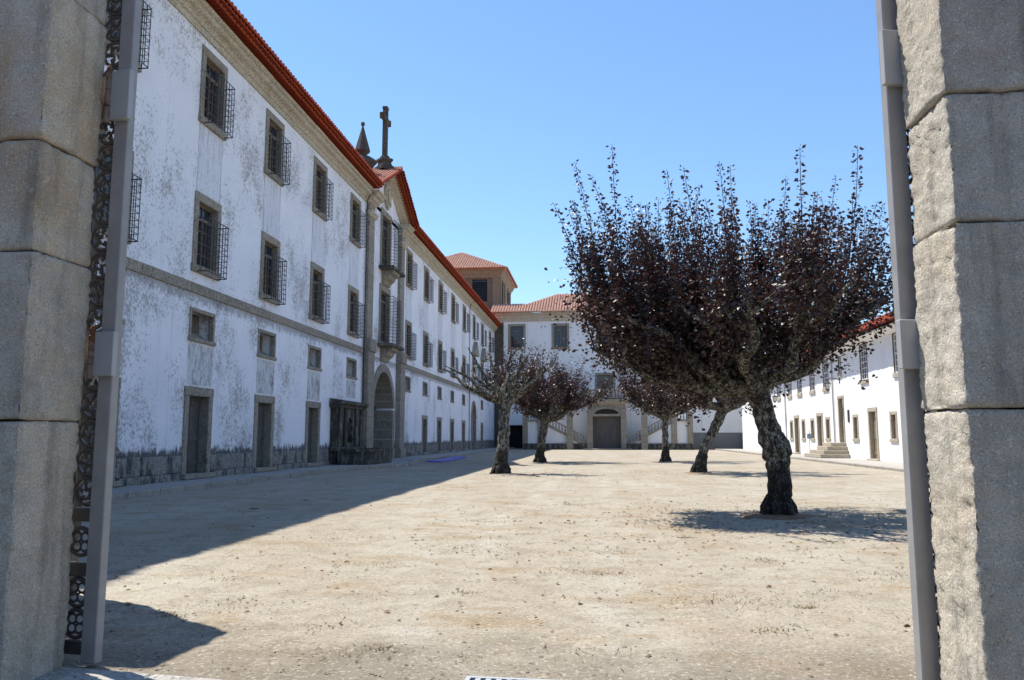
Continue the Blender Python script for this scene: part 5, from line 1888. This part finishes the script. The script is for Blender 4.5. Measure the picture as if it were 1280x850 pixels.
plum_tree('half bare pollarded plum tree with gnarled pale limbs', (-3.9, 32.6, 0),
          [(0, 0, 0), (-0.02, 0, 0.12), (0.02, 0, 0.5), (0.08, 0, 1.4), (0.13, 0, 2.2), (0.2, 0, 2.95)],
          [0.44, 0.33, 0.25, 0.235, 0.225, 0.26],
          [(-2.55, 0.2, 4.35), (-1.9, -1.2, 4.3), (-1.5, 1.4, 4.4), (-1.15, 0.2, 4.75), (-0.3, -1.5, 4.6), (-0.2, 1.5, 4.7), (0.4, 0.1, 5.1), (1.2, -0.9, 4.8), (1.9, 0.2, 4.55), (1.5, 1.2, 4.8), (0.9, -0.2, 5.0), (2.2, -0.5, 4.5)],
          dict(limb=0.72, xmin=-0.5, shoots=75, length=(0.7, 1.6), leaf=0.12, gap=0.045, fill=14, clump=4, fillr=0.8, radius=2.3, centre=(0.2, 0, 4), top=5.85, tilt=0.25, sec=4, seclen=0.7, bare=0.25, sag=0.02), 15, 'leafred')

# bark-coloured leaf mould rings at the feet are left to the ground material; loose stones, litter and weeds on the ground
def ground_height(x, y):
    a = 0.030 * (noise.noise((x * 0.9, y * 0.9, 0)) + 0.6 * noise.noise((x * 2.7, y * 2.7, 3)) + 0.5 * noise.noise((x * 7, y * 7, 5)))
    return a * min(1, max(0.0, (9.5 - abs(x)) / 2)) * min(1, max(0, (60 - y) / 20)) * min(1, max(0, (y - 4.4) / 0.6))


M['soil'] = mat_paint('reddish_soil', (0.24, 0.155, 0.095), 0.95, 0.5)
for k, (x0, y0, r0, lb) in enumerate(((3.45, 15.8, 0.75, 'reddish soil heaped round the foot of the thick knotted trunk'), (4.3, 34.2, 0.6, 'reddish soil round the foot of the leaning trunk'),
                       (-3.9, 32.6, 0.6, 'reddish soil round the foot of the half bare tree'))):
    sm = MB()
    for i in range(9):
        for j in range(28):
            a = 2 * math.pi * j / 28
            rr = r0 * i / 8 * (1 + 0.25 * noise.noise((math.cos(a) * 2, math.sin(a) * 2, k)))
            h = 0.07 * (1 - i / 8) ** 0.7 + (0.014 * noise.noise((rr * 9 * math.cos(a), rr * 9 * math.sin(a), k)) if i < 8 else -0.03)
            sm.v.append((x0 + rr * math.cos(a), y0 + rr * math.sin(a), ground_height(x0, y0) + h - 0.01))
    for i in range(8):
        for j in range(28):
            sm.f.append((i * 28 + j, i * 28 + (j + 1) % 28, (i + 1) * 28 + (j + 1) % 28, (i + 1) * 28 + j))
    stuff(tag(sm.build('soil_mound', 'soil', smooth=True, recalc=False), lb, 'soil'))

rg = random.Random(5)
pb = MB()
oct_v = [(1, 0, 0), (-1, 0, 0), (0, 1, 0), (0, -1, 0), (0, 0, 1), (0, 0, -0.6), (0.6, 0.6, 0.5), (-0.6, 0.6, 0.45), (0.6, -0.6, 0.5), (-0.6, -0.6, 0.4)]
oct_f = [(0, 6, 4), (6, 2, 4), (2, 7, 4), (7, 1, 4), (1, 9, 4), (9, 3, 4), (3, 8, 4), (8, 0, 4), (0, 5, 2), (0, 2, 6), (2, 5, 1), (2, 1, 7), (1, 5, 3), (1, 3, 9), (3, 5, 0), (3, 0, 8)]
for k in range(2600):
    y = 5.05 + 24 * rg.random() ** 2.6
    x = rg.uniform(-0.72, 0.48) * (y + 1.5)
    if x < -10.5 or x > 12 or (x < -3.2 and y < 5.3):
        continue
    s = 0.004 + 0.014 * rg.random() ** 5 + (0.016 if rg.random() < 0.01 else 0)
    s *= (1 + 0.02 * y)
    an = rg.uniform(0, 6.28)
    ca, sa = math.cos(an), math.sin(an)
    sx, sy, sz = s * rg.uniform(0.7, 1.4), s * rg.uniform(0.7, 1.2), s * rg.uniform(0.4, 0.9)
    z = ground_height(x, y)
    pb.add([(x + (vx * sx * ca - vy * sy * sa), y + (vx * sx * sa + vy * sy * ca), z + vz * sz) for vx, vy, vz in oct_v], oct_f)
stuff(tag(pb.build('pebbles', 'pebble', recalc=False), 'loose pebbles and grit scattered over the sandy ground', 'pebbles'))

P, D, N, Sz, Vr = [], [], [], [], []
tufts = [(rg.uniform(-0.62, 0.45), 5.5 + 22 * rg.random() ** 1.6) for _ in range(70)]
for fx, y0 in tufts:
    x0 = fx * y0
    if x0 < -10 or x0 > 11:
        continue
    R_ = rg.uniform(0.05, 0.32)
    for k in range(int(rg.uniform(20, 110))):
        x, y = x0 + rg.gauss(0, R_), y0 + rg.gauss(0, R_ * 0.6)
        an = rg.uniform(0, 6.28)
        P.append((x, y, ground_height(x, y) - 0.003))
        D.append((math.cos(an), math.sin(an), rg.uniform(0.15, 1.3)))
        N.append((rg.gauss(0, 1), rg.gauss(0, 1), 0.6))
        Sz.append(rg.uniform(0.015, 0.05))
        Vr.append(rg.random() * 0.9)
o = link('weeds', leaf_mesh('weeds', P, D, N, Sz, Vr, 'grass', 0.09))
stuff(tag(o, 'thin dry weeds in small tufts on the sandy ground', 'weeds'))
P, D, N, Sz, Vr = [], [], [], [], []
for k in range(2600):
    bx_, by_, sp_ = rg.choice([(3.2, 15.0, 2.6), (3.2, 15.0, 2.0), (1.0, 10, 4), (4.5, 33, 3), (-3.5, 32, 3), (0, 20, 6)])
    x, y = rg.gauss(bx_, sp_), rg.gauss(by_, sp_ * 0.8)
    if y < 5.2 or x < -9 or x > 11:
        continue
    an = rg.uniform(0, 6.28)
    P.append((x, y, ground_height(x, y) + 0.008))
    D.append((math.cos(an), math.sin(an), rg.uniform(-0.05, 0.3)))
    N.append((rg.gauss(0, 0.3), rg.gauss(0, 0.3), 1))
    Sz.append(rg.uniform(0.03, 0.075))
    Vr.append(rg.random() * 0.8)
M['litter'] = mat_leaf('fallen_leaf', (0.07, 0.04, 0.02), (0.2, 0.1, 0.04), (0.32, 0.16, 0.07), 0.7)
o = link('fallen_leaves', leaf_mesh('fallen_leaves', P, D, N, Sz, Vr, 'litter'))
stuff(tag(o, 'fallen brown leaves scattered under the trees and over the yard', 'leaves'))
